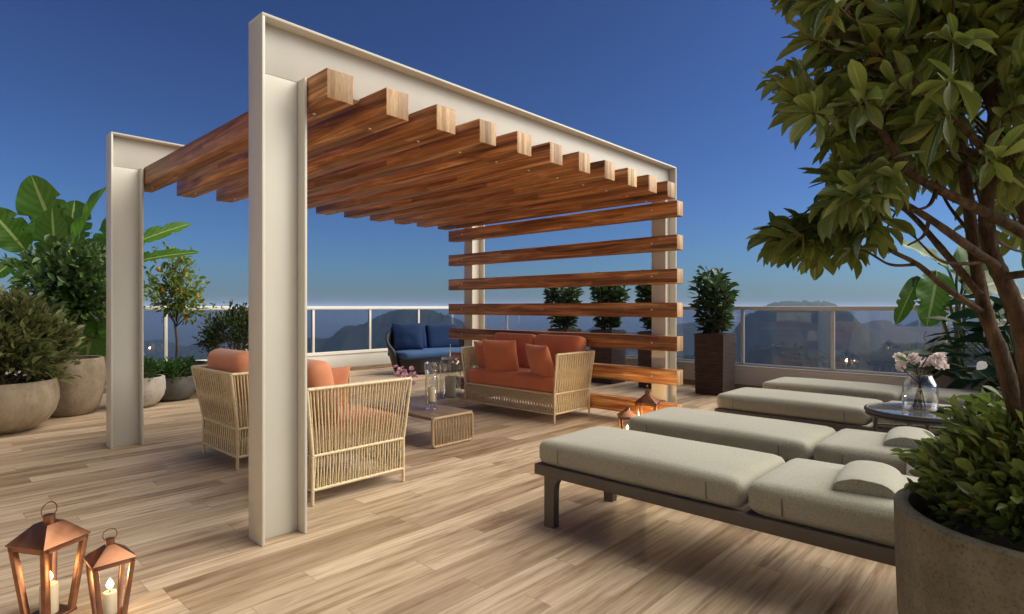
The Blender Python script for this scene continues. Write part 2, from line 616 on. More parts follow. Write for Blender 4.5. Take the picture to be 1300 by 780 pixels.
# ------------------------------------------------------------------ leaves
def leaf_template(rows=5, kind='ellip', fold=0.18, droop=0.18, wave=0.0):
    vs, cs, fs = [], [], []
    for i in range(rows + 1):
        t = i / rows
        if kind == 'ellip':
            w = math.sin(PI * min(1, t * 0.985 + 0.008)) ** 0.85
        elif kind == 'obov':
            w = math.sin(PI * (t ** 1.45 * 0.97 + 0.015)) ** 0.8
        elif kind == 'lance':
            w = math.sin(PI * (t ** 0.8 * 0.985 + 0.01)) ** 1.1
        else:
            w = math.sin(PI * (t ** 0.6 * 0.98 + 0.01)) ** 0.7
        w *= 0.5
        z = -droop * t * t
        for s in (-1, 0, 1):
            wv = wave * math.sin(t * 17 + s) if s else 0
            vs.append((t, s * w, z + abs(s) * w * fold * 2 + wv * w))
            cs.append((abs(s), t))
    for i in range(rows):
        for j in range(2):
            a = i * 3 + j
            fs.append((a, a + 1, a + 4, a + 3))
    return np.array(vs), np.array(cs), np.array(fs)


T_OBOV = leaf_template(6, 'obov', 0.22, 0.16)
T_ELL = leaf_template(5, 'ellip', 0.2, 0.14)
T_LAN = leaf_template(4, 'lance', 0.2, 0.15)
T_SMALL = leaf_template(3, 'ellip', 0.2, 0.10)
T_BIG = leaf_template(7, 'ellip', 0.16, 0.30, 0.08)
T_HEART = leaf_template(7, 'heart', 0.12, 0.25)


def leaf_mesh(name, pos, dirs, size, width, tmpl, mat, parent=None, up=(0, 0, 1), roll=0.5, tone=None):
    """one mesh of many leaves: pos/dirs (n,3); size (n,), width is a share of the length"""
    pos = np.asarray(pos, float)
    d = np.asarray(dirs, float)
    n = len(pos)
    d /= np.linalg.norm(d, axis=1)[:, None] + 1e-9
    up = np.broadcast_to(np.asarray(up, float), d.shape) + RNG.normal(0, roll, d.shape)
    s = np.cross(up, d)
    s /= np.linalg.norm(s, axis=1)[:, None] + 1e-9
    u = np.cross(d, s)
    tv, tc, tf = tmpl
    size = np.broadcast_to(np.asarray(size, float), (n,))
    wid = size * width * RNG.uniform(0.82, 1.15, n)
    V = pos[:, None, :] + d[:, None, :] * (tv[None, :, 0:1] * size[:, None, None]) \
        + s[:, None, :] * (tv[None, :, 1:2] * wid[:, None, None]) \
        + u[:, None, :] * (tv[None, :, 2:3] * (0.5 * (size + wid))[:, None, None] * RNG.uniform(0.3, 1.6, n)[:, None, None])
    k = len(tv)
    F = (tf[None] + (np.arange(n) * k)[:, None, None]).reshape(-1, 4)
    me = bpy.data.meshes.new(name)
    me.vertices.add(n * k)
    me.vertices.foreach_set('co', V.reshape(-1))
    me.loops.add(F.size)
    me.loops.foreach_set('vertex_index', F.reshape(-1).astype(np.int32))
    me.polygons.add(len(F))
    me.polygons.foreach_set('loop_start', np.arange(0, F.size, 4, dtype=np.int32))
    me.update(calc_edges=True)
    me.polygons.foreach_set('use_smooth', np.ones(len(F), bool))
    rnd = RNG.random(n) if tone is None else np.clip(tone, 0, 1)
    ca = np.ones((n, k, 4), np.float32)
    ca[:, :, 0] = rnd[:, None]
    ca[:, :, 1] = tc[None, :, 0]
    ca[:, :, 2] = tc[None, :, 1]
    a = me.color_attributes.new('leaf', 'FLOAT_COLOR', 'POINT')
    a.data.foreach_set('color', ca.reshape(-1))
    me.materials.append(M[mat])
    me.validate()
    return link(name, me, parent)


def rand_dirs(n):
    v = RNG.normal(0, 1, (n, 3))
    return v / np.linalg.norm(v, axis=1)[:, None]


def shrub(name, label, cat, loc, rad, hgt, n, size, width, tmpl, mat, stems=9, clump=34, group=None, stem_mat='bark', base=0.0, low=-0.35, jitter=0.30):
    """rounded shrub: leafy clumps over a half ellipsoid, on thin stems from the soil"""
    t = thing(name, label, cat, loc, 0, group)
    cd = rand_dirs(clump * 3)
    cd = cd[cd[:, 2] > low][:clump]
    rr = RNG.uniform(0.62, 1.0, len(cd))[:, None]
    cz = base + hgt * 0.45
    C = cd * rr * np.array([rad, rad, hgt * 0.52]) * 0.85 + np.array([0, 0, cz])
    idx = RNG.integers(0, len(C), n)
    cr = RNG.uniform(0.6, 1.25, len(C))
    off = rand_dirs(n) * (RNG.random(n) ** 0.45)[:, None] * (rad * jitter * cr[idx])[:, None]
    pos = C[idx] + off
    out = pos - np.array([0, 0, base + hgt * 0.25])
    out /= np.linalg.norm(out, axis=1)[:, None] + 1e-9
    dirs = out * 0.9 + rand_dirs(n) * 0.7 + np.array([0, 0, 0.35])
    tone = np.clip(RNG.normal(0.45, 0.26, n) + 0.12 * RNG.normal(0, 1, len(C))[idx], 0, 1)
    leaf_mesh('foliage', pos, dirs, RNG.uniform(0.65, 1.2, n) * size, width, tmpl, mat, t, roll=0.6, tone=tone)
    mb = MB()
    for i in range(stems):
        e = Vector(C[i % len(C)])
        a = RNG.uniform(0, 2 * PI)
        s = Vector((math.cos(a) * rad * 0.14, math.sin(a) * rad * 0.14, 0))
        m = s.lerp(e, 0.5) + Vector((RNG.normal(0, rad * .06), RNG.normal(0, rad * .06), hgt * .05))
        pts = spline([s, m, e], 4)
        mb.tube(pts, taper(len(pts), 0.011 + rad * .012, 0.004), 6)
    mb.build('stem', stem_mat, t, smooth=True)
    return t


# ------------------------------------------------------------------ soft furnishings
def cushion_mb(sx, sy, sz, r, puff=0.0, n=9, wob=0.004, seed=0.0):
    bm = bmesh.new()
    bmesh.ops.create_cube(bm, size=2.0)
    bmesh.ops.subdivide_edges(bm, edges=bm.edges[:], cuts=n, use_grid_fill=True)
    h = Vector((sx / 2, sy / 2, sz / 2))
    for v in bm.verts:
        q = Vector([math.copysign(1 - (1 - abs(c)) ** 1.7, c) for c in v.co])
        p = Vector((q.x * h.x, q.y * h.y, q.z * h.z))
        inn = Vector([max(-(h[i] - r), min(h[i] - r, p[i])) for i in range(3)])
        d = p - inn
        if d.length > 1e-9:
            p = inn + d.normalized() * r
        p.z += math.copysign(1, p.z) * puff * (1 - q.x ** 2) * (1 - q.y ** 2) * min(1, abs(q.z))
        nz = mnoise.noise(Vector((p.x * 5 + seed, p.y * 5, p.z * 5 + seed)))
        p += p.normalized() * nz * wob
        v.co = p
    mb = MB()
    bm.verts.index_update()
    mb.add([v.co[:] for v in bm.verts], [[v.index for v in f.verts] for f in bm.faces])
    bm.free()
    return mb


def pillow_mb(w, h, t, n=16, seed=0.0):
    """throw pillow standing in its own XZ plane, thickness along Y, base at z=0"""
    mb = MB()
    for side in (1, -1):
        vs, fs = [], []
        for i in range(n + 1):
            for j in range(n + 1):
                s, u = -1 + 2 * i / n, -1 + 2 * j / n
                s = math.sin(s * PI / 2)
                u = math.sin(u * PI / 2)
                x = w / 2 * s * (1 - 0.075 * (1 - u * u))
                z = h / 2 * u * (1 - 0.075 * (1 - s * s))
                th = t / 2 * max(0, (1 - s * s) * (1 - u * u)) ** 0.42
                th *= 1 + 0.25 * mnoise.noise(Vector((x * 7 + seed, z * 7, seed)))
                th += 0.006 * mnoise.noise(Vector((x * 16 + seed, z * 16, side * 3.0))) * (1 if th > 0.005 else 0)
                vs.append((x, side * th, z + h / 2))
        for i in range(n):
            for j in range(n):
                a = i * (n + 1) + j
                q = (a, a + 1, a + n + 2, a + n + 1)
                fs.append(q if side > 0 else q[::-1])
        mb.add(vs, fs)
    return mb


def pillow(name, label, mat, loc, rz, tilt, w, h, t, group=None, seed=0.0, spin=0.0):
    o = pillow_mb(w, h, t, seed=seed).build(name, mat, smooth='all')
    o.rotation_mode = 'XYZ'
    o.matrix_world = Matrix.Translation(loc) @ Matrix.Rotation(rz, 4, 'Z') @ Matrix.Rotation(tilt, 4, 'X') @ Matrix.Rotation(spin, 4, 'Y')
    tag(o, label, 'pillow', group)
    return o


# ================================================================== SETTING
fl = MB()
fl.box((-5.6, -6.0, -0.30), (9.0, 11.2, 0.0))
tag(fl.build('floor', 'deck_boards'), 'pale brown wood plank deck of the roof terrace', kind='structure')

GZ = -600.0
gm = MB()
gm.box((-30000, -30000, GZ - 2), (30000, 30000, GZ))
tag(gm.build('ground', 'valley'), 'dark valley floor far below the terrace', kind='structure')


def hills(name, label, D, prof, depth, seed, rough=1.0, nd=26):
    """a range of hills at planar depth D; prof lists silhouette heights across the view"""
    xs = np.array([p[0] for p in prof], float)
    ys = np.array([p[1] for p in prof], float)
    na = int((xs[-1] - xs[0]) / 3.0)
    px = np.linspace(xs[0], xs[-1], na)
    py = np.interp(px, xs, ys)
    ker = np.array([1, 2, 3, 2, 1.]) / 9
    py = np.convolve(np.pad(py, 2, mode='edge'), ker, 'valid')
    vs, fs = [], []
    for i in range(na):
        s = (px[i] - 650) / FPX
        zr = EYE + (390 - py[i]) / FPX * D
        for j in range(nd + 1):
            t = -1 + 2 * j / nd
            dd = D + t * depth
            p = FW * dd + RT * (s * D * (1 + 0.25 * t * depth / D))
            sh = (1 - abs(t) ** 1.25)
            q = Vector((p.x, p.y, 0)) * (2.6 / D) * 3
            nz = mnoise.fractal(q * 2.2 + Vector((seed, 0, 0)), 1.0, 2.1, 6)
            z = GZ + (zr - GZ) * sh * (1 + 0.16 * nz * abs(t) ** 0.5 * (1 if abs(t) > 0.02 else 0) * 2.2)
            z += rough * (zr - GZ) * 0.018 * mnoise.noise(q * 40)
            vs.append((p.x, p.y, max(z, GZ - 1)))
    for i in range(na - 1):
        for j in range(nd):
            a = i * (nd + 1) + j
            fs.append((a, a + 1, a + nd + 2, a + nd + 1))
    mb = MB().add(vs, fs)
    o = mb.build(name, 'forest_hill', smooth='all')
    tag(o, label, kind='structure')
    return BVHTree.FromPolygons(vs, fs)


hills('hills', 'long pale mountain range on the horizon', 4600,
      [(-500, 446), (-300, 430), (-150, 440), (0, 436), (90, 444), (150, 440), (185, 433), (205, 431), (235, 441), (262, 432), (292, 424), (325, 430), (395, 441), (480, 440), (560, 430), (640, 436), (668, 428), (700, 434), (730, 425), (757, 414), (785, 424), (830, 420), (862, 411), (885, 409), (925, 424), (1000, 430), (1060, 420), (1110, 407), (1128, 406), (1145, 417), (1165, 405), (1183, 404), (1215, 418), (1300, 410), (1500, 424), (1800, 430)], 1000, 3.0)
hills('hills', 'dark rounded mountain behind the left glass railing', 3400,
      [(290, 470), (340, 446), (380, 432), (398, 429), (418, 431), (432, 417), (448, 413), (462, 412), (478, 402), (497, 394.5), (520, 391), (545, 393), (566, 400), (582, 406), (600, 414), (625, 430), (655, 446), (690, 470)], 1000, 8.0, 1.2)
hills('hills', 'broad flat topped mountain behind the right glass railing', 3000,
      [(890, 470), (918, 440), (935, 418), (950, 402), (964, 392), (978, 386.5), (992, 382.5), (1006, 382), (1022, 385.5), (1038, 382), (1052, 383), (1066, 389), (1078, 396), (1090, 408), (1108, 424), (1140, 444), (1180, 470)], 800, 15.0, 1.0)
slope = hills('hills', 'low wooded slope below the mountains', 1700,
      [(-300, 462), (100, 458), (300, 462), (420, 463), (700, 460), (860, 452), (930, 448), (985, 441), (1030, 447), (1085, 453), (1130, 442), (1180, 434), (1240, 430), (1300, 434), (1600, 440)], 900, 22.0, 0.8)

# far treeline and small houses below
def on_slope(px, d):
    p = FW * d + RT * ((px - 650) / FPX * d)
    h = slope.ray_cast(Vector((p.x, p.y, 500)), Vector((0, 0, -1)))[0]
    return h


tl_pos, tl_dir = [], []
for i in range(9000):
    px = RNG.uniform(-250, 1550)
    d = RNG.uniform(1150, 1740)
    p = on_slope(px, d)
    if p is None:
        continue
    cl = mnoise.noise(Vector((p.x * 0.010, p.y * 0.010, 3)))
    if cl < 0.0:
        continue
    tl_pos.append((p.x, p.y, p.z + RNG.uniform(-2, 5) + 8 * max(0, cl)))
    tl_dir.append(RNG.normal(0, 1, 3) + np.array([0, 0, .6]))
tag(leaf_mesh('far_woods', tl_pos, tl_dir, RNG.uniform(7, 15, len(tl_pos)), 0.8, T_SMALL, 'box_leaf', roll=1.0),
    'dark woods on the valley floor seen through the right glass', 'woods', kind='stuff')

hb = MB()
hb.box((-6, -4.5, 0), (6, 4.5, 5.5))
for k in (-3.5, 0, 3.5):
    hb.box((k - .7, -4.56, 1.8), (k + .7, -4.5, 3.6))
h0 = hb.build('far_house', 'house_wall')
rb = MB().add([(-6.6, -5.1, 5.5), (6.6, -5.1, 5.5), (6.6, 5.1, 5.5), (-6.6, 5.1, 5.5), (-4, 0, 8.6), (4, 0, 8.6)],
              [(0, 1, 5, 4), (1, 2, 5), (2, 3, 4, 5), (3, 0, 4), (3, 2, 1, 0)])
rb.build('roof', 'house_roof', h0)
tag(h0, 'tiny pale house with red roof in the valley below', 'house', 'tiny houses in the valley')
for i in range(26):
    px = [975, 1000, 1015, 1030, 1043, 1052, 1070, 1095, 1118, 1140, 990, 1024, 1062, 1082, 955, 1006, 430, 470, 350, 520, 1036, 1048, 1019, 980, 1100, 1128][i]
    p = on_slope(px, 1380 + 230 * ((i * 0.618) % 1))
    o = h0 if i == 0 else copy_tree(h0)
    o.location = (p.x, p.y, p.z - 1.0)
    o.rotation_euler = (0, 0, i * 1.3)

# the storey of the building along the open side of the deck, seen mirrored in the right glass
bf = thing('building', 'pale building along the deck, seen only mirrored in the right glass railing', 'building', (-5.2, 2.5, 0))
mb = MB()
ops = [(-4.6, 1.5), (-2.2, 1.5), (.6, 1.5), (3.2, 1.5), (5.8, 1.5)]
prev = -7.5
for y, hw in ops:
    mb.box((-.25, prev, 0), (0, y - .75, 2.45))
    mb.box((-.25, y - .75, 0), (0, y + .75, .55))
    prev = y + .75
mb.box((-.25, prev, 0), (0, 8.5, 2.45))
mb.box((-.25, -7.5, 2.4505), (0, 8.5, 3.9))
mb.build('wall', 'facade_paint', bf)
MB().box((-.35, -7.6, 3.9005), (.30, 8.6, 4.05)).build('roof_edge', 'house_roof', bf)
for y, hw in ops:
    f = MB()
    for a, b in ((-.75, -.69), (-.03, .03), (.69, .75)):
        f.box((-.16, y + a, .5505), (-.08, y + b, 2.4495))
    f.box((-.155, y - .69, .5505), (-.085, y + .69, .61))
    f.box((-.155, y - .69, 2.39), (-.085, y + .69, 2.4495))
    wf = f.build('window', 'cream_paint', bf)
    MB().box((-.125, y - .69, .611), (-.115, y + .69, 2.389)).build('pane', 'dark_pane', wf)

# ------------------------------------------------------------------ parapets and railings
RU, RV = 8.8, 10.0
pw = MB()
pw.box((RU, -3.5, 0.075), (RU + 0.2, RV + 0.2, 0.335))
pw.box((RU - 0.012, -3.5, 0.335), (RU + 0.215, RV + 0.215, 0.362))
po = pw.build('parapet_wall', 'parapet_paint', bevel=0.004)
tag(po, 'low cream parapet under the right glass railing, behind the loungers', 'parapet')
MB().box((RU - 0.004, -3.5, 0.002), (RU + 0.19, RV, 0.073)).build('skirting', 'skirting_tile', po)
pw = MB()
pw.box((-3.0, RV, 0.075), (RU - 0.004, RV + 0.2, 0.335))
pw.box((-3.0, RV - 0.012, 0.335), (RU - 0.016, RV + 0.215, 0.362))
po = pw.build('parapet_wall', 'parapet_paint', bevel=0.004)
tag(po, 'low cream parapet under the far left glass railing, behind the blue sofa', 'parapet')
MB().box((-3.0, RV - 0.004, 0.002), (RU - 0.01, RV + 0.19, 0.073)).build('skirting', 'skirting_tile', po)

RTOP = 1.262


def railing(label, along, fixed, a, b, posts):
    t = thing('glass_railing', label, 'railing')
    f = fixed + 0.10

    def bx(mb, a0, a1, f0, f1, z0, z1):
        if along == 'y':
            mb.box((f0, a0, z0), (f1, a1, z1))
        else:
            mb.box((a0, f0, z0), (a1, f1, z1))
        return mb
    bx(MB(), a, b, f - .035, f + .035, RTOP - .062, RTOP).build('handrail', 'cream_paint', t, bevel=.012, segs=3)
    bx(MB(), a, b, f - .025, f + .025, .3625, .392).build('bottom_rail', 'cream_paint', t, bevel=.004)
    for p in posts:
        bx(MB(), p - .024, p + .024, f - .024, f + .024, .3925, RTOP - .0625).build('post', 'cream_paint', t, bevel=.004)
    ps = [a] + sorted(posts) + [b]
    for p, q in zip(ps[:-1], ps[1:]):
        if q - p > .2:
            bx(MB(), p + .027, q - .027, f - .005, f + .005, .3925, RTOP - .0635).build('glass_panel', 'railing_glass', t)
    return t


railing('cream framed glass railing along the right side, behind loungers and dark planters', 'y', RU, -3.4, RV + .135,
        [3.43 - 1.245 * k for k in range(-5, 6) if 3.43 - 1.245 * k < 9.8])
railing('cream framed glass railing at the far left, behind the blue sofa and potted trees', 'x', RV, -2.9, RU + .06,
        [5.40 + 1.235 * k for k in range(-6, 3)])

# ================================================================== PERGOLA
perg = thing('pergola', 'pergola of cream steel portals with timber beams and a timber slat wall', 'pergola', (1.32, 3.0, 0))
U0, U1, UI0, UI1 = 1.32, 5.90, 1.57, 5.655
TOP = 2.79


def portal(v0):
    pf = bpy.data.objects.new('portal_frame', None)
    COL.objects.link(pf)
    pf.parent = perg
    pf.location = (0, v0 - 3.0, 0)
    D, T, FT = 0.17, 0.012, 0.016
    wv = D / 2
    def b(mb, u0, u1, va, vb, z0, z1):
        mb.box((u0 - U0, va, z0), (u1 - U0, vb, z1))
    # columns
    for (o0, o1, i0, i1, w0, w1) in ((U0, U0 + FT, UI0 - FT, UI0, U0 + FT, UI0 - FT), (U1 - FT, U1, UI1, UI1 + FT, UI1 + FT, U1 - FT)):
        mb = MB()
        b(mb, o0, o1, 0, D, 0.0, TOP - FT)
        b(mb, i0, i1, 0, D, 0.0, 2.515)
        b(mb, w0, w1, wv - T / 2, wv + T / 2, 0.0, 2.505)
        b(mb, w0, w1, wv + T / 2, D - .003, 2.505, 2.515)
        mb.build('column', 'steel_paint', pf, bevel=.0025)
    mb = MB()
    b(mb, U0, U1, 0, D, TOP - FT, TOP)
    b(mb, U0 + FT, U1 - FT, wv - T / 2, wv + T / 2, 2.5055, TOP - FT)
    b(mb, UI0, UI1, wv + T / 2, D, 2.50, 2.515)
    mb.build('lintel', 'steel_paint', pf, bevel=.0025)
    return pf


portal(3.0)
portal(6.02)

V0, V1 = 2.80, 6.38
BL = V1 - V0


def timber(name, w, h, parent):
    mb = MB()
    # end faces carry the end grain
    mb.box((-w / 2, -BL / 2, -h / 2), (w / 2, BL / 2, h / 2), [0, 0, 1, 0, 1, 0])
    return mb.build(name, ['timber', 'timber_end'], parent, bevel=.004)


def bolt_mb(axis):
    mb = MB()
    mb.lathe([(0.0105, 0), (0.0105, 0.004), (0.007, 0.008), (0.0, 0.0095)], 12)
    if axis == 'down':
        mb.v = [(x, y, -z) for x, y, z in mb.v]
    else:
        mb.v = [(-z, x, y) for x, y, z in mb.v]
    return mb


bw, bh = 0.16, 0.16
b0 = timber('beam', bw, bh, perg)
for s in (-1, 1):
    k = bolt_mb('down').build('bolt', 'bolt_steel', b0, smooth=True)
    k.location = (0, s * (BL / 2 - 0.285), -bh / 2 + 0.0005)
pitch = (5.395 - 1.656) / 10
for i in range(11):
    o = b0 if i == 0 else copy_tree(b0, perg)
    o.location = (1.656 + pitch * i - 1.32, (V0 + V1) / 2 - 3.0, 2.36 + bh / 2)
sw, sh = 0.135, 0.155
s0 = timber('slat', sw, sh, perg)
for s in (-1, 1):
    k = bolt_mb('side').build('bolt', 'bolt_steel', s0, smooth=True)
    k.location = (-sw / 2 + 0.0005, s * (BL / 2 - 0.29), 0.004)
for i, zt in enumerate((2.352, 2.0, 1.648, 1.296, 0.944, 0.592, 0.240)):
    o = s0 if i == 0 else copy_tree(s0, perg)
    o.location = (5.52 + sw / 2 - 1.32, (V0 + V1) / 2 - 3.0, zt - sh / 2)


# ================================================================== WICKER SEATS
def wrapped(mb, a, b, r=0.0125, step=0.0075, seg=7):
    """a rod wound with cord: ridged tube"""
    a, b = Vector(a), Vector(b)
    n = max(3, int((b - a).length / step))
    pts = [a.lerp(b, i / n) for i in range(n + 1)]
    mb.tube(pts, [r if i % 2 else r * 0.80 for i in range(n + 1)], seg)


def strands(mb, a0, a1, b0, b1, n, r=0.0056, bulge=0.004, lean=0.0):
    """upright cords between the rods a0-a1 (below) and b0-b1 (above), woven over and under"""
    a0, a1, b0, b1 = map(Vector, (a0, a1, b0, b1))
    nrm = (a1 - a0).cross(b0 - a0).normalized()
    for i in range(n):
        t = (i + .5) / n
        t2 = min(1, max(0, t + lean))
        p, q = a0.lerp(a1, t), b0.lerp(b1, t2)
        s = 1 if i % 2 else -1
        pts = [p + nrm * bulge * s * .4, p.lerp(q, .33) + nrm * bulge * s, p.lerp(q, .67) - nrm * bulge * s, q - nrm * bulge * s * .4]
        mb.tube(pts, r * RNG.uniform(.85, 1.1), 5, cap=False)


def wicker_seat(name, label, cat, Wd, Dp, Ht, loc, group, cush, n_back, top_flare=.06, back_flare=.07, step=.0075):
    """seat facing +X; width along Y"""
    t = thing(name, label, cat, loc, 0, group)
    hx, hy = Dp / 2, Wd / 2
    zl, zm = 0.098, 0.312

    def corner(sx, sy, z):
        f = max(0, (z - zm) / (Ht - zm))
        return Vector((sx * hx + (-back_flare if sx < 0 else .022) * f, sy * (hy + top_flare * f), z))
    fr = MB()
    for sx in (-1, 1):
        for sy in (-1, 1):
            wrapped(fr, corner(sx, sy, zl), corner(sx, sy, zm), .0125, step)
            wrapped(fr, corner(sx, sy, zm), corner(sx, sy, Ht), .0125, step)
    ring = ((-1, -1), (1, -1), (1, 1), (-1, 1))
    for z in (zl, zm):
        for i in range(4):
            wrapped(fr, corner(*ring[i], z), corner(*ring[(i + 1) % 4], z), .012, step)
    for p, q in ((ring[0], ring[1]), (ring[2], ring[3]), (ring[3], ring[0])):
        wrapped(fr, corner(*p, Ht), corner(*q, Ht), .0135, step)
    fr.build('frame', 'ivory_wicker', t, smooth='all')
    for sx in (-1, 1):
        for sy in (-1, 1):
            lg = MB()
            wrapped(lg, corner(sx, sy, 0.001), corner(sx, sy, zl), .0125, step)
            lg.build('leg', 'ivory_wicker', t, smooth='all')
    pitch_ = 0.0205

    def panel(nm, p, q):
        mb = MB()
        w = (corner(*q, zm) - corner(*p, zm)).length
        n = int(w / pitch_)
        inn = (Vector((0, 0, 0)) - (corner(*p, zm) + corner(*q, zm)) * .5)
        inn.z = 0
        inn = inn.normalized() * .016
        for lay, lean in ((0, .011), (1, -.018)):
            o = inn * lay
            if nm != 'apron':
                strands(mb, corner(*p, zm) + o, corner(*q, zm) + o, corner(*p, Ht) + o, corner(*q, Ht) + o, n, lean=lean)
            strands(mb, corner(*p, zl) + o, corner(*q, zl) + o, corner(*p, zm) + o, corner(*q, zm) + o, n, lean=lean)
        mb.build(nm, 'ivory_wicker', t, smooth='all')
    panel('side_panel', ring[0], ring[1])
    panel('side_panel', ring[2], ring[3])
    panel('back_panel', ring[3], ring[0])
    panel('apron', ring[1], ring[2])
    # seat cushion and back cushions
    sc = cushion_mb(Dp - .035, Wd - .035, .19, .05, .02, 9, .005).build('seat_cushion', cush, t, smooth='all')
    sc.location = (.012, 0, zm + .085)
    MB().box((-hx + .015, -hy + .015, zm - .022), (hx - .015, hy - .015, zm - .013)).build('seat_deck', 'tan_wicker', t)
    bwid = (Wd - .02) / n_back
    for i in range(n_back):
        bc = cushion_mb(.19, bwid - .012, .46, .085 if n_back == 1 else .055, .0, 9, .009, i * 3.1).build('back_cushion', cush, t, smooth='all')
        bc.location = (-hx + .115, -Wd / 2 + .01 + bwid * (i + .5), zm + .150 + .225)
        bc.rotation_euler = (0, R(-10), 0)
    return t


CH = 'wicker armchairs facing the sofa'
chairB = wicker_seat('wicker_armchair', 'ivory wicker armchair with orange cushions, side on, right behind the tall front column', 'armchair',
                     .70, .695, .742, (2.152, 3.73, 0), CH, 'sunlit_orange_fabric', 1)
for ch in chairB.children:
    if ch.name.startswith('back_cushion'):
        ch.location.z -= .015
dup(chairB, (2.160, 4.90, 0), 0, 'ivory wicker armchair with its back showing, between the two left columns', CH)
wicker_seat('wicker_sofa', 'ivory wicker two seat sofa with orange cushions in front of the slat wall', 'sofa',
            1.41, .64, .742, (5.165, 4.58, 0), None, 'orange_fabric', 2, .05, .03, .011).rotation_euler = (0, 0, PI)
# pillows
pillow('throw_pillow', 'square orange pillow leaning at the middle left of the sofa, overlapping its neighbour', 'orange_fabric', (4.96, 4.74, .455), R(90 + 14), R(-16), .46, .43, .17, 'orange pillows on the sofa', 1.0)
pillow('throw_pillow', 'orange pillow tucked in the left corner of the sofa', 'orange_fabric', (5.06, 5.07, .455), R(90 - 8), R(-14), .42, .38, .16, 'orange pillows on the sofa', 4.0)
pillow('throw_pillow', 'orange pillow leaning beside the right arm of the sofa', 'orange_fabric', (4.98, 4.12, .455), R(90 - 16), R(-18), .43, .40, .17, 'orange pillows on the sofa', 7.0)
pillow('throw_pillow', 'orange pillow on the armchair behind the tall front column', 'sunlit_orange_fabric', (2.18, 3.98, .46), R(90 + 72), R(-14), .42, .36, .15, None, 9.0)

# coffee table -------------------------------------------------------------
ct = thing('coffee_table', 'low brown coffee table with woven end panels between armchairs and sofa', 'coffee table', (3.48, 3.96, 0))
CW, CL, CHt = .50, 1.05, .278
MB().box((-CW / 2, .004, CHt - .028), (CW / 2, CL - .004, CHt)).build('tabletop', 'table_wood', ct, bevel=.006)
for y in (0, CL):
    mb = MB()
    r = .032
    x0, x1, z0, z1 = -CW / 2 + .012, CW / 2 - .012, .014, CHt - .014
    loop = []
    for cx, cz, a in ((x1 - r, z1 - r, 0), (x0 + r, z1 - r, 90), (x0 + r, z0 + r, 180), (x1 - r, z0 + r, 270)):
        for k in range(5):
            w = R(a + 22.5 * k)
            loop.append((cx + r * math.cos(w), y, cz + r * math.sin(w)))
    loop.append(loop[0])
    mb.tube(loop, .0135, 8, cap=False)
    ef = mb.build('end_frame', 'tan_wicker', ct, smooth='all')
    sm = MB()
    strands(sm, (x0 + .012, y, z0), (x1 - .012, y, z0), (x0 + .012, y, z1), (x1 - .012, y, z1), 23, .0062, .004)
    sm.build('woven_panel', 'tan_wicker', ef, smooth='all')


# ================================================================== CANDLES AND LANTERNS
def candle(parent, z, r, h, flame=True, name='candle'):
    c = MB().lathe([(r * .98, 0), (r, h * .03), (r, h * .96), (r * .9, h), (r * .5, h * .985), (0, h * .975)], 20).build(name, 'candle_wax', parent, smooth=True)
    c.location = (0, 0, z)
    MB().tube([(0, 0, h * .97), (0.001, 0, h * .97 + .014)], .0018, 5).build('wick', 'wick', c)
    return c


hl = thing('hurricane_lamp', 'clear glass hurricane lamp with a candle on the coffee table', 'candle holder', (3.50, 4.29, CHt + .001))
MB().lathe([(.062, 0), (.066, .008), (.050, .020), (.024, .034), (.030, .046), (.058, .062), (.060, .07)], 28).build('foot', 'clear_glass', hl, smooth=True)
MB().lathe([(.056, .066), (.060, .10), (.060, .27), (.055, .30), (.050, .32), (.062, .345), (.068, .39), (.066, .44), (.068, .445), (.064, .445), (.062, .44), (.064, .39), (.058, .345), (.046, .32), (.051, .30), (.056, .27), (.056, .10), (.052, .072), (.0, .071)], 28).build('chimney', 'clear_glass', hl, smooth=True)
candle(hl, .074, .035, .14)

gl = thing('glass_lantern', 'tall clear glass lantern with wire handle and a thick candle beside the sofa', 'lantern', (5.26, 6.04, 0))
MB().lathe([(.135, .0), (.135, .018), (.125, .022), (.0, .022)], 32).build('base', 'bolt_steel', gl, smooth=True)
MB().lathe([(.132, .024), (.150, .05), (.150, .46), (.140, .51), (.11, .53), (.105, .525), (.134, .505), (.144, .46), (.144, .05), (.128, .03)], 36).build('glass', 'clear_glass', gl, smooth=True)
MB().lathe([(.118, .531), (.122, .536), (.122, .556), (.116, .560), (.10, .560), (.10, .531)], 32).build('rim', 'bolt_steel', gl, smooth=True)
hp = [(-.118, 0, .555), (-.10, 0, .60), (-.055, 0, .68), (-.02, 0, .73), (.02, 0, .73), (.055, 0, .68), (.10, 0, .60), (.118, 0, .555)]
MB().tube(spline([(.4 * x, .4 * x, z) for x, y, z in hp], 4), .005, 6).build('handle', 'bolt_steel', gl, smooth=True)
candle(gl, .024, .075, .27)


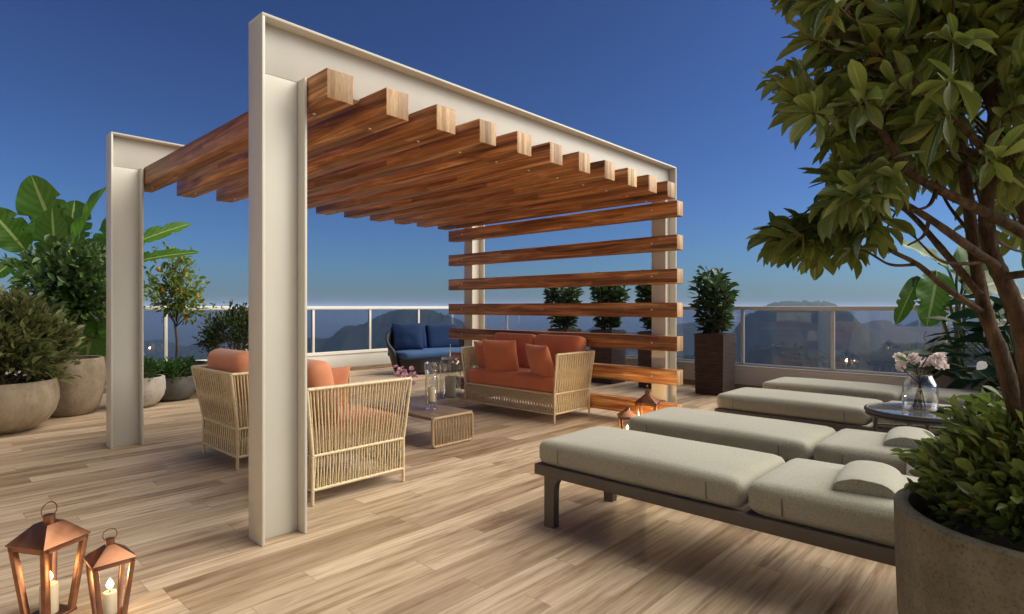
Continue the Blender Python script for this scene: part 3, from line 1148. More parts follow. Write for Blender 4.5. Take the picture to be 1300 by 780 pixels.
def copper_lantern(s, h, label, loc, rz, power, group, top=.10):
    """s: width at the eave, h: height of the eave"""
    t = thing('copper_lantern', label, 'lantern', loc, rz, group)
    b, e = s * .33, s * .5
    fr = MB()
    w = s * .12

    def cor(sx, sy, z):
        k = b + (e - b) * z / h
        return Vector((sx * k, sy * k, z))
    cs = ((-1, -1), (1, -1), (1, 1), (-1, 1))
    for sx, sy in cs:
        p, q = cor(sx, sy, .008), cor(sx, sy, h)
        vs = []
        for c in (p, q):
            for dx, dy in ((0, 0), (-sx * w, 0), (-sx * w, -sy * w), (0, -sy * w)):
                vs.append((c.x + dx, c.y + dy, c.z))
        fr.add(vs, [(0, 1, 2, 3), (4, 5, 6, 7), (0, 1, 5, 4), (1, 2, 6, 5), (2, 3, 7, 6), (3, 0, 4, 7)])
    # top rail and bottom plate
    for i in range(4):
        (ax, ay), (bx_, by) = cs[i], cs[(i + 1) % 4]
        for z0, z1 in ((h - w * .8, h + .001),):
            A0, B0, A1, B1 = cor(ax, ay, z0), cor(bx_, by, z0), cor(ax, ay, z1), cor(bx_, by, z1)
            nin = Vector((-(ax + bx_) / 2, -(ay + by) / 2, 0)).normalized() * w * .9
            off = nin * .03
            vs = [A0 + off, B0 + off, B0 + nin, A0 + nin, A1 + off, B1 + off, B1 + nin, A1 + nin]
            fr.add(vs, [(0, 1, 2, 3), (4, 5, 6, 7), (0, 1, 5, 4), (1, 2, 6, 5), (2, 3, 7, 6), (3, 0, 4, 7)])
    fr.box((-b - .004, -b - .004, 0.0), (b + .004, b + .004, .012))
    fr.build('frame', 'copper', t, bevel=.0015)
    rf = MB()
    e2, tp, rh = e * 1.05, s * top, s * .40
    v = [(sx * e2, sy * e2, h + .0015) for sx, sy in cs] + [(sx * e2, sy * e2, h + .006) for sx, sy in cs] + [(sx * tp, sy * tp, h + rh) for sx, sy in cs]
    rf.add(v, [(3, 2, 1, 0)] + [(i, (i + 1) % 4, 4 + (i + 1) % 4, 4 + i) for i in range(4)] + [(4 + i, 4 + (i + 1) % 4, 8 + (i + 1) % 4, 8 + i) for i in range(4)] + [(8, 9, 10, 11)])
    rf.build('roof', 'copper', t, bevel=.001)
    MB().lathe([(s * .11, h + rh - .004), (s * .11, h + rh + s * .16), (s * .08, h + rh + s * .165), (0, h + rh + s * .165)], 18).build('collar', 'copper', t, smooth=True)
    rr = s * .17
    zc = h + rh + s * .10 + rr * .95
    ring = [(rr * math.sin(a), 0, zc - rr * .25 * math.cos(a) - rr * .75 * math.cos(a)) for a in np.linspace(R(25), R(335), 22)]
    MB().tube(ring, s * .012, 6).build('ring', 'copper', t, smooth=True)
    ca = candle(t, .0125, s * .17, h * .38)
    zt = .0125 + h * .38
    MB().lathe([(0, -.016), (.009, -.010), (.014, .002), (.010, .014), (.004, .024), (0, .030)], 14).build('flame', 'lamp_glow', t, smooth=True).location = (0, 0, zt + .026)
    ld = bpy.data.lights.new('lantern_light', 'POINT')
    ld.energy = power
    ld.color = (1.0, .66, .30)
    ld.shadow_soft_size = .03
    lo = bpy.data.objects.new('lantern_light', ld)
    COL.objects.link(lo)
    lo.parent = t
    lo.location = (0, 0, zt + .075)
    return t


LG = 'copper floor lanterns'
copper_lantern(.185, .305, 'large copper lantern with lit candle at the front left corner of the deck', (.440, 2.968, 0), R(29.5), 0.22, LG, .19)
copper_lantern(.143, .238, 'small copper lantern with lit bulb right of the large front lantern', (.604, 2.771, 0), R(1), 0.7, LG)
copper_lantern(.205, .315, 'taller copper lantern beside the foot of the slat wall column', (5.06, 2.88, 0), R(18), 6.0, LG)
copper_lantern(.165, .235, 'shorter copper lantern between the second lounger and the slat wall', (4.66, 2.86, 0), R(40), 2.0, LG)


# ================================================================== FLOWERS
def blossoms(parent, centres, size, mat, name='blossom', petals=6):
    for c in centres:
        ax = Vector((RNG.normal(0, .6), RNG.normal(0, .6), .7)).normalized()
        a = ax.orthogonal().normalized()
        bb = ax.cross(a)
        pos, dr = [], []
        for ringk, tilt, npt in ((0, .35, petals), (1, 1.1, petals - 2)):
            for k in range(npt):
                w = 2 * PI * (k + .5 * ringk) / npt
                d = (a * math.cos(w) + bb * math.sin(w)) + ax * tilt
                pos.append(Vector(c) + d * size * .05)
                dr.append(d)
        leaf_mesh(name, [tuple(p) for p in pos], [tuple(d) for d in dr], size * RNG.uniform(.4, .58, len(pos)), .95, T_SMALL, mat, parent, up=tuple(ax), roll=.15)


vs_ = thing('flower_vase', 'small clear vase of pink orchids on the coffee table', 'vase', (3.44, 4.60, CHt + .001))
MB().lathe([(.0, 0.004), (.038, .004), (.050, .03), (.052, .06), (.040, .10), (.030, .125), (.036, .145), (.033, .145), (.027, .125), (.037, .10), (.049, .06), (.046, .03), (.036, .01), (0, .01)], 26).build('vase', 'clear_glass', vs_, smooth=True)
st = MB()
cen = []
for k in range(5):
    a = k * 1.3
    top = Vector((math.cos(a) * .09, math.sin(a) * .09, .30 + .04 * (k % 3)))
    pts = spline([(0, 0, .02), (math.cos(a) * .015, math.sin(a) * .015, .16), top * .8 + Vector((0, 0, .02)), top], 5)
    st.tube(pts, .0025, 5)
    for j in (10, 12, 14, 15):
        cen.append(pts[min(j, len(pts) - 1)] + Vector(RNG.normal(0, .036, 3)))
st.build('stem', 'green_stem', vs_, smooth='all')
blossoms(vs_, cen, .056, 'petal_pink')

# round side table between loungers
tb = thing('side_table', 'round glass topped side table with dark rim between the loungers', 'side table', (4.55, .62, 0))
TR, TZ = .285, .58
mb = MB()
mb.tube([(TR * math.cos(a), TR * math.sin(a), TZ - .012) for a in np.linspace(0, 2 * PI, 73)], [.0165 if i % 2 else .0145 for i in range(73)], 8, cap=False)
mb.tube([((TR - .002) * math.cos(a), (TR - .002) * math.sin(a), TZ - .037) for a in np.linspace(0, 2 * PI, 73)], [.011 if i % 2 else .0095 for i in range(73)], 8, cap=False)
mb.build('rim', 'dark_metal', tb, smooth='all')
MB().lathe([(0, TZ - .006), (TR - .012, TZ - .006), (TR - .012, TZ), (0, TZ)], 48).build('glass_top', 'clear_glass', tb, smooth=True)
for k in range(4):
    a = R(20 + 90 * k)
    MB().tube([(TR * .80 * math.cos(a), TR * .80 * math.sin(a), TZ - .03), (TR * .98 * math.cos(a), TR * .98 * math.sin(a), .002)], [.013, .010], 8).build('leg', 'dark_metal', tb, smooth=True)
for k in range(2):
    a = R(20 + 90 * k)
    c_, s_ = math.cos(a) * TR * .83, math.sin(a) * TR * .83
    MB().tube([(c_, s_, TZ - .12 + .012 * k), (-c_, -s_, TZ - .12 + .012 * k)], .008, 6).build('stretcher', 'dark_metal', tb, smooth=True)
jv = thing('flower_jar', 'clear glass jar of pale pink blossoms on the round side table', 'vase', (4.56, .61, TZ + .001))
jv.scale = (1.12, 1.12, 1.22)
MB().lathe([(0, .003), (.078, .003), (.086, .014), (.088, .10), (.084, .14), (.066, .172), (.060, .186), (.064, .192), (.060, .192), (.056, .186), (.062, .170), (.080, .138), (.083, .10), (.081, .018), (.074, .010), (0, .010)], 32).build('jar', 'clear_glass', jv, smooth=True)
MB().lathe([(0, .011), (.075, .011), (.0825, .022), (.0832, .10), (.0832, .125), (0, .125)], 32).build('water', 'water', jv, smooth=True)
st = MB()
cen = []
for k, (dx, dy, dz) in enumerate(((.07, -.06, .26), (.02, .03, .265), (-.05, .08, .225), (.10, -.02, .235), (.0, -.08, .25), (.05, -.10, .225))):
    pts = spline([(-dx * .3, -dy * .3, .014), (0, 0, .13), (dx * .7, dy * .7, dz * .86), (dx, dy, dz)], 5)
    st.tube(pts, .0035, 5)
    cen.append(Vector((dx, dy, dz)))
    cen.append(Vector((dx, dy, dz)) + Vector(RNG.normal(0, .03, 3)))
st.tube(spline([(0, 0, .02), (.02, .0, .2), (.06, -.05, .32), (.05, -.06, .36), (.10, -.10, .39)], 5), taper(21, .004, .002), 5)
st.tube(spline([(.05, -.05, .34), (.01, -.02, .38), (.0, -.03, .42)], 5), taper(11, .003, .0015), 5)
st.build('stem', 'bark', jv, smooth='all')
blossoms(jv, cen, .070, 'petal_pale', petals=7)
leaf_mesh('leaf', [(0, 0, .17), (.01, .02, .19), (-.01, .01, .18), (0, .03, .22), (-.03, .06, .24)], [(1, -1, .2), (-.6, 1, .4), (-1, -.3, .3), (-.5, 1, .6), (-.5, .8, .9)], .07, .5, T_ELL, 'ground_leaf', jv)


# ================================================================== LOUNGERS
def lounger_frame(t, W, L):
    fr = MB()
    z0, z1 = .285, .345
    fr.box((-W / 2, -L / 2, z0), (-W / 2 + .045, L / 2, z1))
    fr.box((W / 2 - .045, -L / 2, z0), (W / 2, L / 2, z1))
    fr.box((-W / 2 + .046, L / 2 - .05, z0), (W / 2 - .046, L / 2, z1))
    fr.box((-W / 2 + .046, -L / 2, z0), (W / 2 - .046, -L / 2 + .05, z1))
    for k in range(9):
        y = -L / 2 + .16 + k * (L - .32) / 8
        fr.box((-W / 2 + .046, y - .03, z1 - .022), (W / 2 - .046, y + .03, z1 - .004))
    fr.build('frame', 'lounger_frame', t, bevel=.005)
    for sx in (-1, 1):
        for sy in (-1, 1):
            lg = MB()
            x0, x1 = sx * (W / 2 - .005), sx * (W / 2 - .052)
            y = sy * (L / 2 - .075)
            prof = [(0, z0 - .0005), (0, 0.0), (-sy * .062, 0.0), (-sy * .064, .20), (-sy * .070, .245), (-sy * .082, .27), (-sy * .105, z0 - .0005)]
            n = len(prof)
            lg.add([(x0, y + py, pz) for py, pz in prof] + [(x1, y + py, pz) for py, pz in prof],
                   [tuple(range(n)), tuple(range(2 * n - 1, n - 1, -1))] + [(i, (i + 1) % n, n + (i + 1) % n, n + i) for i in range(n)])
            lg.build('leg', 'lounger_frame', t, bevel=.003)


LW, LL = .66, 2.03
LGp = 'sun loungers in a row on the right'
lo1 = thing('sun_lounger', 'nearest beige sun lounger with dark frame and two part mattress', 'sun lounger', (2.868, 1.165, 0), 0, LGp)
lounger_frame(lo1, LW, LL)
seam_y = .985 - 1.165
ms = cushion_mb(LW - .03, LL / 2 - .01 - seam_y, .140, .05, .026, 14, .0065).build('mattress', 'tweed', lo1, smooth='all')
ms.location = (0, (LL / 2 - .01 + seam_y) / 2 + .006, .346 + .064)
mh = cushion_mb(LW - .03, LL / 2 - .01 + seam_y, .140, .05, .026, 14, .0065, 5.0).build('head_mattress', 'tweed', lo1, smooth='all')
mh.location = (0, (-LL / 2 + .01 + seam_y) / 2 - .006, .346 + .066)
pp = MB()
for ob, sy in ((ms, LL / 2 - .01 - seam_y), (mh, LL / 2 - .01 + seam_y)):
    cy = ob.location.y
    for sgn in (-1, 1):
        y = cy + sgn * (sy / 2 - .16)
        pp.tube([(-(LW - .03) / 2 - .0005, y, .346 + .022), (-(LW - .03) / 2 - .0015, y + .002, .346 + .10)], .0022, 5)
pp.build('seam', 'lounger_frame', lo1, smooth='all')
for u, lab in ((3.845, 'second beige sun lounger from the front, left of the round side table'),
               (5.33, 'third beige sun lounger, just beyond the round side table'),
               (6.46, 'farthest beige sun lounger, beside the right glass railing')):
    dup(lo1, (u, 1.165, 0), 0, lab, LGp)


def bolster(label, loc, rz):
    n, w, h, L = 14, .235, .062, .36
    mb = MB()
    prof = [(w / 2 * math.cos(a), max(0, h * math.sin(a) ** .8)) for a in np.linspace(0, PI, n)]
    prof = [(x * 1.0, z) for x, z in prof]
    ks = np.linspace(-1, 1, 13)
    vs, fs = [], []
    for k in ks:
        kk = math.sin(k * PI / 2)
        e = (1 - abs(kk) ** 8) * .06 + .94
        for x, z in prof:
            vs.append((kk * L / 2, x * e, z * e + .004 * mnoise.noise(Vector((kk * 3, x * 20, z * 20)))))
    for i in range(len(ks) - 1):
        for j in range(n - 1):
            a = i * n + j
            fs.append((a, a + 1, a + n + 1, a + n))
        fs.append((i * n + n - 1, i * n, i * n + n, i * n + 2 * n - 1))
    fs.append(tuple(range(n)))
    fs.append(tuple(range(len(vs) - 1, len(vs) - n - 1, -1)))
    mb.add(vs, fs)
    o = mb.build('bolster_pillow', 'tweed', smooth=True)
    o.location = loc
    o.rotation_euler = (0, 0, rz)
    tag(o, label, 'pillow', 'half round headrest pillows')
    return o


bolster('half round beige headrest pillow on the nearest lounger', (2.84, .560, .496), R(6))
bolster('half round beige headrest pillow on the second lounger', (3.86, .56, .496), R(6))
tw = MB()
n = 10
vs, fs = [], []
path = [(.0, .0), (.0, .05), (.004, .10), (.018, .145), (.05, .165), (.10, .168), (.16, .166)]
for i in range(n + 1):
    x = -.04 + .08 * i / n
    for y, z in path:
        vs.append((y, x, z + .003 * mnoise.noise(Vector((x * 30, y * 30, z * 30)))))
for i in range(n):
    for j in range(len(path) - 1):
        a = i * len(path) + j
        fs.append((a, a + 1, a + len(path) + 1, a + len(path)))
tw.add(vs, fs)
two = tw.build('towel', 'white_cotton', smooth='all')
sol = two.modifiers.new('thickness', 'SOLIDIFY')
sol.thickness = .012
two.location = (3.497, .485, .325)
tag(two, 'white folded towel hanging over the edge of the second lounger', 'towel')

# ================================================================== BLUE SOFA
bs = thing('tub_sofa', 'round black wicker loveseat with blue cushions near the far left railing', 'sofa', (7.15, 8.70, 0), R(-9))
mb = MB()
na = 44
A, B = .98, .52
rows = 7
vs, fs = [], []
for i in range(na):
    a = R(-18) + R(216) * i / (na - 1)      # open to -Y (towards the camera)
    front = max(0, (abs(math.degrees(a) - 90) - 55) / 53)
    ht = .78 - .33 * min(1, front) ** 1.3
    for j in range(rows):
        t = j / (rows - 1)
        f = .80 + .20 * t ** .7
        vs.append((A * f * math.cos(a), B * f * math.sin(a), .03 + (ht - .03) * t))
for i in range(na - 1):
    for j in range(rows - 1):
        q = i * rows + j
        fs.append((q, q + rows, q + rows + 1, q + 1))
mb.add(vs, fs)
sh_ = mb.build('shell', 'black_wicker', bs, smooth='all')
sm = sh_.modifiers.new('thickness', 'SOLIDIFY')
sm.thickness = .04
base = MB()
ol = [(A * .80 * math.cos(a), B * .80 * math.sin(a)) for a in np.linspace(R(-18), R(198), 30)]
ol = ol + [(A * .5 * math.cos(a), -B * .55 + .06 * math.sin(a)) for a in np.linspace(R(205), R(335), 10)]
n = len(ol)
base.add([(x * 1.0, y, .03) for x, y in ol] + [(x * 1.07, y * 1.07, .30) for x, y in ol], [tuple(range(n))[::-1], tuple(range(n, 2 * n))] + [(i, (i + 1) % n, n + (i + 1) % n, n + i) for i in range(n)])
base.build('base', 'black_wicker', bs)
sc = cushion_mb(1.62, .78, .13, .06, .02, 9, .006).build('seat_cushion', 'lit_blue_fabric', bs, smooth='all')
sc.location = (0, -.02, .365)
for x in (-.37, .37):
    bc = cushion_mb(.72, .17, .50, .07, 0, 9, .008, x).build('back_cushion', 'blue_fabric', bs, smooth='all')
    bc.location = (x, .30, .66)
    bc.rotation_euler = (R(-12), 0, 0)
mw = Matrix.Translation((7.15, 8.70, 0)) @ Matrix.Rotation(R(-9), 4, 'Z')
p = mw @ Vector((-.55, .0, .44))
pillow('throw_pillow', 'square blue pillow at the left end of the black loveseat', 'blue_fabric', p, R(-9 - 22), R(-20), .58, .54, .18, None, 12.0)

# ================================================================== POTS AND PLANTS
def pot(name, label, mat, loc, prof, group=None, soil=True, cat='planter'):
    """prof: outside profile (r, z) from the foot to the rim"""
    t = thing(name, label, cat, loc, 0, group)
    rt, zt = prof[-1]
    pr = list(prof) + [(rt - .012, zt + .008), (rt - .035, zt + .004), (rt - .042, zt - .06), (rt - .05, zt - .12)]
    MB().lathe(pr, 56).build('pot', mat, t, smooth=True)
    if soil:
        r = rt - .045
        mb = MB()
        vs, fs = [(0, 0, zt - .045)], []
        seg = 30
        for k, f in enumerate((.35, .7, 1.0)):
            for j in range(seg):
                w = 2 * PI * j / seg
                vs.append((r * f * math.cos(w), r * f * math.sin(w), zt - .055 + .018 * mnoise.noise(Vector((j * .9, k * 3, loc[0] * 7)))))
        for j in range(seg):
            fs.append((0, 1 + j, 1 + (j + 1) % seg))
            for k in range(2):
                a, b = 1 + k * seg + j, 1 + k * seg + (j + 1) % seg
                fs.append((a, b, b + seg, a + seg))
        mb.add(vs, fs)
        mb.build('soil', 'soil', t, smooth='all')
    return t


def bowl(R_, H, foot=.55, neck=.96):
    return [(R_ * foot * .9, 0), (R_ * foot, .006), (R_ * (foot + (1 - foot) * .55), H * .16), (R_ * .93, H * .36), (R_ * .995, H * .60), (R_ * .99, H * .80), (R_ * neck, H)]


PG = 'round planters at the left edge of the deck'
pot('planter_pot', 'wide tan clay bowl planter at the far left edge, under the olive green bush', 'clay_tan', (.76, 7.74, 0), bowl(.475, .50, .55, .95), PG)
pot('planter_pot', 'tall rounded brown clay planter beside the wide tan bowl', 'clay_brown', (1.42, 8.38, 0), bowl(.365, .65, .62, .93), PG)
pot('planter_pot', 'small light grey planter just right of the left column', 'stone_light', (2.12, 8.36, 0), bowl(.30, .37, .5, .96), PG)
pot('planter_pot', 'small dark grey bowl planter full of green ground cover', 'stone_dark', (2.59, 8.66, 0), bowl(.30, .32, .6, .97), PG)
pot('planter_pot', 'large dark round planter holding the lemon tree', 'stone_dark', (2.86, 9.38, 0), bowl(.45, .42, .6, .97), PG)
pot('planter_pot', 'dark planter of the round bush behind the left armchair', 'stone_dark', (3.42, 8.62, 0), bowl(.34, .42, .6, .97), PG)
pot('planter_pot', 'dark planter at the far left holding the banana plant', 'stone_dark', (1.62, 9.38, 0), bowl(.38, .50, .6, .97), PG)

shrub('bush', 'wide olive green leafy bush in the tan clay bowl', 'bush', (.76, 7.74, .44), .63, .98, 6000, .100, .42, T_ELL, 'olive_leaf', 14, 110, jitter=.27, low=-.85)
shrub('ground_plant', 'low dark green plant in the small light grey planter', 'plant', (2.12, 8.36, .33), .31, .24, 900, .05, .5, T_SMALL, 'ground_leaf', 6, 26)
shrub('ground_plant', 'bright green ground cover in the dark grey bowl', 'plant', (2.59, 8.66, .28), .34, .24, 1300, .045, .7, T_SMALL, 'ground_leaf', 6, 30)
shrub('bush', 'round dark green bush behind the orange cushion of the left armchair', 'bush', (3.42, 8.62, .38), .50, .92, 4200, .052, .55, T_SMALL, 'box_leaf', 9, 64)


def fruit_mb(r):
    return MB().lathe([(0, -r * 1.2), (r * .3, -r * 1.1), (r * .8, -r * .6), (r, 0), (r * .8, r * .62), (r * .35, r * 1.08), (.0, r * 1.25)], 12)


def citrus(label, loc, th, rad, ch, n, leaf, leafm, fruitm, nf, seed, lsize):
    rg = np.random.default_rng(seed)
    t = thing('citrus_tree', label, 'tree', loc)
    tr = MB()
    pts = spline([(0, 0, -.05), (.012, -.01, th * .5), (-.012, .012, th)], 6)
    tr.tube(pts, taper(len(pts), .024, .015), 8)
    tips = []
    for k in range(18):
        a = rg.uniform(0, 2 * PI)
        el = rg.uniform(-.25, 1.4)
        rr = rg.uniform(.55, 1.0)
        e = Vector((math.cos(a) * math.cos(el) * rad * rr, math.sin(a) * math.cos(el) * rad * rr, th + ch * (.34 + .60 * math.sin(el) * rr)))
        s = Vector((0, 0, th * .94 + ch * rg.uniform(0, .25)))
        m = s.lerp(e, .5) + Vector((0, 0, .05))
        pp = spline([s, m, e], 5)
        tr.tube(pp, taper(len(pp), .010, .003), 5)
        tips += [pp[3], pp[5], pp[7], pp[-1], pp[-1]]
    tr.build('trunk', 'grey_bark', t, smooth='all')
    T = np.array([tuple(p) for p in tips])
    idx = rg.integers(0, len(T), n)
    pos = T[idx] + rg.normal(0, rad * .135, (n, 3))
    dirs = (pos - np.array([0, 0, th + ch * .3]))
    dirs = dirs / (np.linalg.norm(dirs, axis=1)[:, None] + 1e-9) + rg.normal(0, .8, (n, 3))
    leaf_mesh('crown', pos, dirs, rg.uniform(.7, 1.2, n) * lsize, .48, T_ELL, leaf, t, roll=.7)
    f0 = None
    for k in range(nf):
        p = T[rg.integers(0, len(T))] + rg.normal(0, rad * .09, 3) + np.array([0, 0, -.04])
        if f0 is None:
            o = f0 = fruit_mb(.033).build('fruit', fruitm, t, smooth='all')
        else:
            o = f0.copy()
            COL.objects.link(o)
            o.parent = t
        o.location = tuple(p)
        o.rotation_euler = (rg.uniform(-.6, .6), rg.uniform(-.6, .6), 0)
    return t


citrus('small lemon tree with yellow fruit between the left column and the armchair', (2.86, 9.38, .40), .60, .50, 1.12, 900, 'citrus_leaf', 'citrus_leaf', 'lemon_skin', 22, 5, .085)
citrus('dark leaved citrus tree with green fruit in the tall brown planter', (1.42, 8.38, .61), .40, .64, .98, 2100, 'dark_citrus_leaf', 'dark_citrus_leaf', 'lime_skin', 16, 9, .105)


def big_leaf(parent, base, tip, width, face, sag=.12, fold=.25, mat='banana_leaf', kind='banana', petiole=None, rows=30, tone=.5, wav=.08):
    """paddle leaf with its own midrib curve; FACE is the way its upper side looks"""
    base, tip, face = Vector(base), Vector(tip), Vector(face).normalized()
    ax = tip - base
    L = ax.length
    side = ax.cross(face).normalized()
    nrm = side.cross(ax).normalized()
    if nrm.dot(face) < 0:
        nrm = -nrm
    vs, cs, fs = [], [], []
    cols = (-1, -.66, -.33, -.06, .06, .33, .66, 1)
    ph = RNG.uniform(0, 6)
    for i in range(rows + 1):
        t = i / rows
        if kind == 'heart':
            w = (math.sin(PI * (t ** .62 * .97 + .015)) ** .65)
        else:
            w = max(.02, 1 - abs(2 * t ** .92 - 1) ** 2.3) ** .58
        w *= width / 2
        mid = base + ax * t - nrm * (sag * L * (t * t - t * .15)) + Vector((0, 0, -sag * L * .4 * t * t))
        cut = [1 - .42 * (RNG.random() < .13 and kind == 'banana' and .15 < t < .9) for _ in (0, 1)]
        for c in cols:
            c = c * (cut[0 if c < 0 else 1] if abs(c) > .9 else 1)
            z = fold * abs(c) * w * (1 - .5 * t) + wav * w * math.sin(t * 21 + ph + c * 2) * abs(c) ** 2
            vs.append(mid + side * (c * w) + nrm * z)
            cs.append((tone, abs(c), t, 1))
    m = len(cols)
    for i in range(rows):
        for j in range(m - 1):
            a = i * m + j
            fs.append((a, a + 1, a + m + 1, a + m))
    me = bpy.data.meshes.new('leaf')
    me.from_pydata([tuple(v) for v in vs], [], fs)
    me.polygons.foreach_set('use_smooth', [True] * len(fs))
    a = me.color_attributes.new('leaf', 'FLOAT_COLOR', 'POINT')
    a.data.foreach_set('color', [x for c in cs for x in c])
    me.materials.append(M[mat])
    o = link('leaf', me, parent)
    if petiole is not None:
        p0 = Vector(petiole)
        pts = spline([p0, p0.lerp(base, .55) + Vector((0, 0, .12 * (base - p0).length)), base, base.lerp(tip, .25) - nrm * sag * L * .03], 6)
        MB().tube(pts, taper(len(pts), .022, .009), 6).build('leaf_stalk', 'green_stem', o, smooth='all')
    return o


def local(o, p):
    return Vector(p) - Vector(o.location)


bn = thing('banana_plant', 'banana plant with big paddle leaves rising behind the left column', 'plant', (1.62, 9.38, .46))
toC = -FW
bp = Vector((0, 0, 0))
for (bx_, by_, tx, ty, wpx, d0, d1, fc, fo, tn) in (
        (86, 330, 36, 219, 54, 7.6, 7.2, (-.55, -.8, .25), .50, .62),
        (92, 322, 128, 229, 52, 7.5, 7.6, (-.95, .05, .2), .62, .75),
        (74, 342, 62, 262, 40, 7.0, 6.8, (-.6, -.8, .3), .42, .40),
        (32, 318, -14, 262, 42, 7.3, 6.9, (-.3, -.9, .45), .22, .55),
        (150, 318, 241, 277, 20, 7.8, 8.3, (.2, -.75, .6), .5, .95),
        (150, 338, 250, 311, 22, 7.8, 8.2, (-.1, -.6, .8), .4, .7),
        (22, 330, -12, 350, 26, 7.4, 7.0, (-.3, -.8, .5), .3, .5),
        (64, 325, 16, 356, 34, 7.4, 7.0, (-.2, -.5, .85), .3, .35),
        (92, 318, 92, 250, 46, 8.0, 8.1, (-.5, -.8, .2), .3, .35),
        (130, 330, 165, 255, 46, 8.0, 8.2, (-.8, -.5, .2), .3, .45),
        (120, 350, 140, 300, 60, 7.9, 8.0, (-.4, -.8, .4), .2, .3)):
    b, t_ = at(bx_, by_, d0), at(tx, ty, d1)
    big_leaf(bn, local(bn, b), local(bn, t_), wpx / FPX * d0, fc, .10, fo, petiole=(RNG.normal(0, .05), RNG.normal(0, .05), 0), tone=tn)

el = thing('elephant_ear', 'elephant ear plant with glowing green heart leaves above the brown planter', 'plant', (1.80, 8.75, .02))
for (bx_, by_, tx, ty, wpx, d, fc, tn) in ((117, 424, 106, 466, 58, 7.15, (-.62, -.7, .35), .88), (124, 400, 134, 428, 44, 7.25, (-.55, -.75, .45), .8),
                                          (126, 380, 146, 402, 40, 7.3, (-.4, -.7, .6), .6), (150, 400, 160, 440, 50, 7.3, (-.4, -.8, .4), .5)):
    big_leaf(el, local(el, at(bx_, by_, d + .1)), local(el, at(tx, ty, d)), wpx / FPX * d, fc, .10, .12, kind='heart', petiole=(RNG.normal(0, .04), RNG.normal(0, .04), .25), tone=tn)

# tall dark planters by the right railing
FG = 'tall dark square planters along the right railing'
FP = 'leafy ficus plants in the dark planters'
pl0 = thing('square_planter', 'tall dark square planter standing alone right of the slat wall', 'planter', (8.12, 3.53, 0), 0, FG)
mb = MB()
z = 0.004
nb = 34
for k in range(nb):
    a0, a1 = .200 + .012 * k / nb, .200 + .012 * (k + 1) / nb
    zz0, zz1 = z + .862 * k / nb, z + .862 * (k + 1) / nb - .003
    j = .004 * (k % 2) + RNG.uniform(0, .004)
    mb.box((-a0 - j, -a0 - j, zz0), (a0 + j, a0 + j, zz1))
mb.box((-.198, -.198, .002), (.198, .198, .85))
mb.build('planter_box', 'dark_planter', pl0)
MB().box((-.19, -.19, .8655), (.19, .19, .872)).build('soil', 'soil', pl0)
RNGF = np.random.default_rng(21)


def ficus(label, loc, seed):
    rg = np.random.default_rng(seed)
    t = thing('ficus_plant', label, 'plant', loc, 0, FP)
    stm = MB()
    pos, dirs = [], []
    for k in range(15):
        a = rg.uniform(0, 2 * PI)
        r0, r1 = rg.uniform(0, .10), rg.uniform(.05, .27)
        h = rg.uniform(.62, .92) - .35 * max(0, r1 - .15)
        pts = spline([(r0 * math.cos(a), r0 * math.sin(a), -.02), (r1 * .8 * math.cos(a), r1 * .8 * math.sin(a), h * .5), (r1 * math.cos(a), r1 * math.sin(a), h)], 7)
        stm.tube(pts, taper(len(pts), .010, .004), 5)
        nl = 38
        for i in range(nl):
            f = .10 + .90 * (i / (nl - 1))
            q = pts[min(int(f * (len(pts) - 1)), len(pts) - 1)]
            w = i * 2.4 + rg.uniform(-.4, .4)
            out = Vector((math.cos(w), math.sin(w), 0)) + Vector((math.cos(a), math.sin(a), 0)) * .45
            pos.append((q.x + out.x * .02, q.y + out.y * .02, q.z + rg.normal(0, .012)))
            dirs.append((out.x, out.y, .25 + .55 * f ** 2 + rg.normal(0, .2)))
    stm.build('stem', 'grey_bark', t, smooth='all')
    n = len(pos)
    leaf_mesh('foliage', pos, dirs, rg.uniform(.10, .17, n), .52, T_OBOV, 'ficus_leaf', t, roll=.3)
    return t


ficus('leafy ficus plant in the planter standing alone right of the slat wall', (8.12, 3.53, .87), 31)
for v, w in ((4.46, 'nearest the right column'), (5.36, 'middle of three'), (6.26, 'nearest the sofa')):
    dup(pl0, (8.12, v, 0), 0, 'tall dark square planter behind the slat wall, ' + w, FG)
    ficus('leafy ficus plant showing between the timber slats, ' + w, (8.12, v, .87), int(v * 10))

# right rear planter with strelitzia, and peace lily
pot('planter_pot', 'grey stone planter behind the flower jar at the right railing', 'stone_grey', (8.05, .70, 0), bowl(.46, .56, .7, .98), None)
stz = thing('strelitzia', 'tall strelitzia with bright green drooping leaves in the grey planter at right', 'plant', (8.05, .70, .52))
for (bx_, by_, tx, ty, wpx, d0, d1, fc, fo, tn) in (
        (1166, 352, 1139, 404, 20, 6.3, 6.1, (-.9, -.2, .4), .55, .7),
        (1190, 345, 1180, 408, 42, 6.0, 5.8, (-.7, -.45, .35), .30, .80),
        (1205, 345, 1150, 300, 34, 6.3, 6.2, (-.3, -.6, .7), .4, .6),
        (1215, 350, 1262, 290, 46, 6.3, 6.5, (-.5, -.7, .5), .3, .5),
        (1222, 362, 1218, 320, 40, 6.4, 6.6, (-.6, -.7, .3), .3, .7),
        (1225, 372, 1292, 345, 40, 6.3, 6.5, (-.4, -.6, .7), .3, .3),
        (1230, 400, 1310, 405, 60, 6.2, 6.0, (-.4, -.5, .8), .25, .2)):
    big_leaf(stz, local(stz, at(bx_, by_, d0)), local(stz, at(tx, ty, d1)), wpx / FPX * d0, fc, .12, fo, petiole=(RNG.normal(0, .06), RNG.normal(0, .06), 0), tone=tn)
pot('planter_pot', 'dark pot of the glossy peace lily behind the tree trunk', 'stone_dark', (7.10, .16, 0), bowl(.30, .40, .6, .97), None)
ly = thing('peace_lily', 'dark glossy peace lily with one white flower behind the tree trunk', 'plant', (7.10, .16, .36))
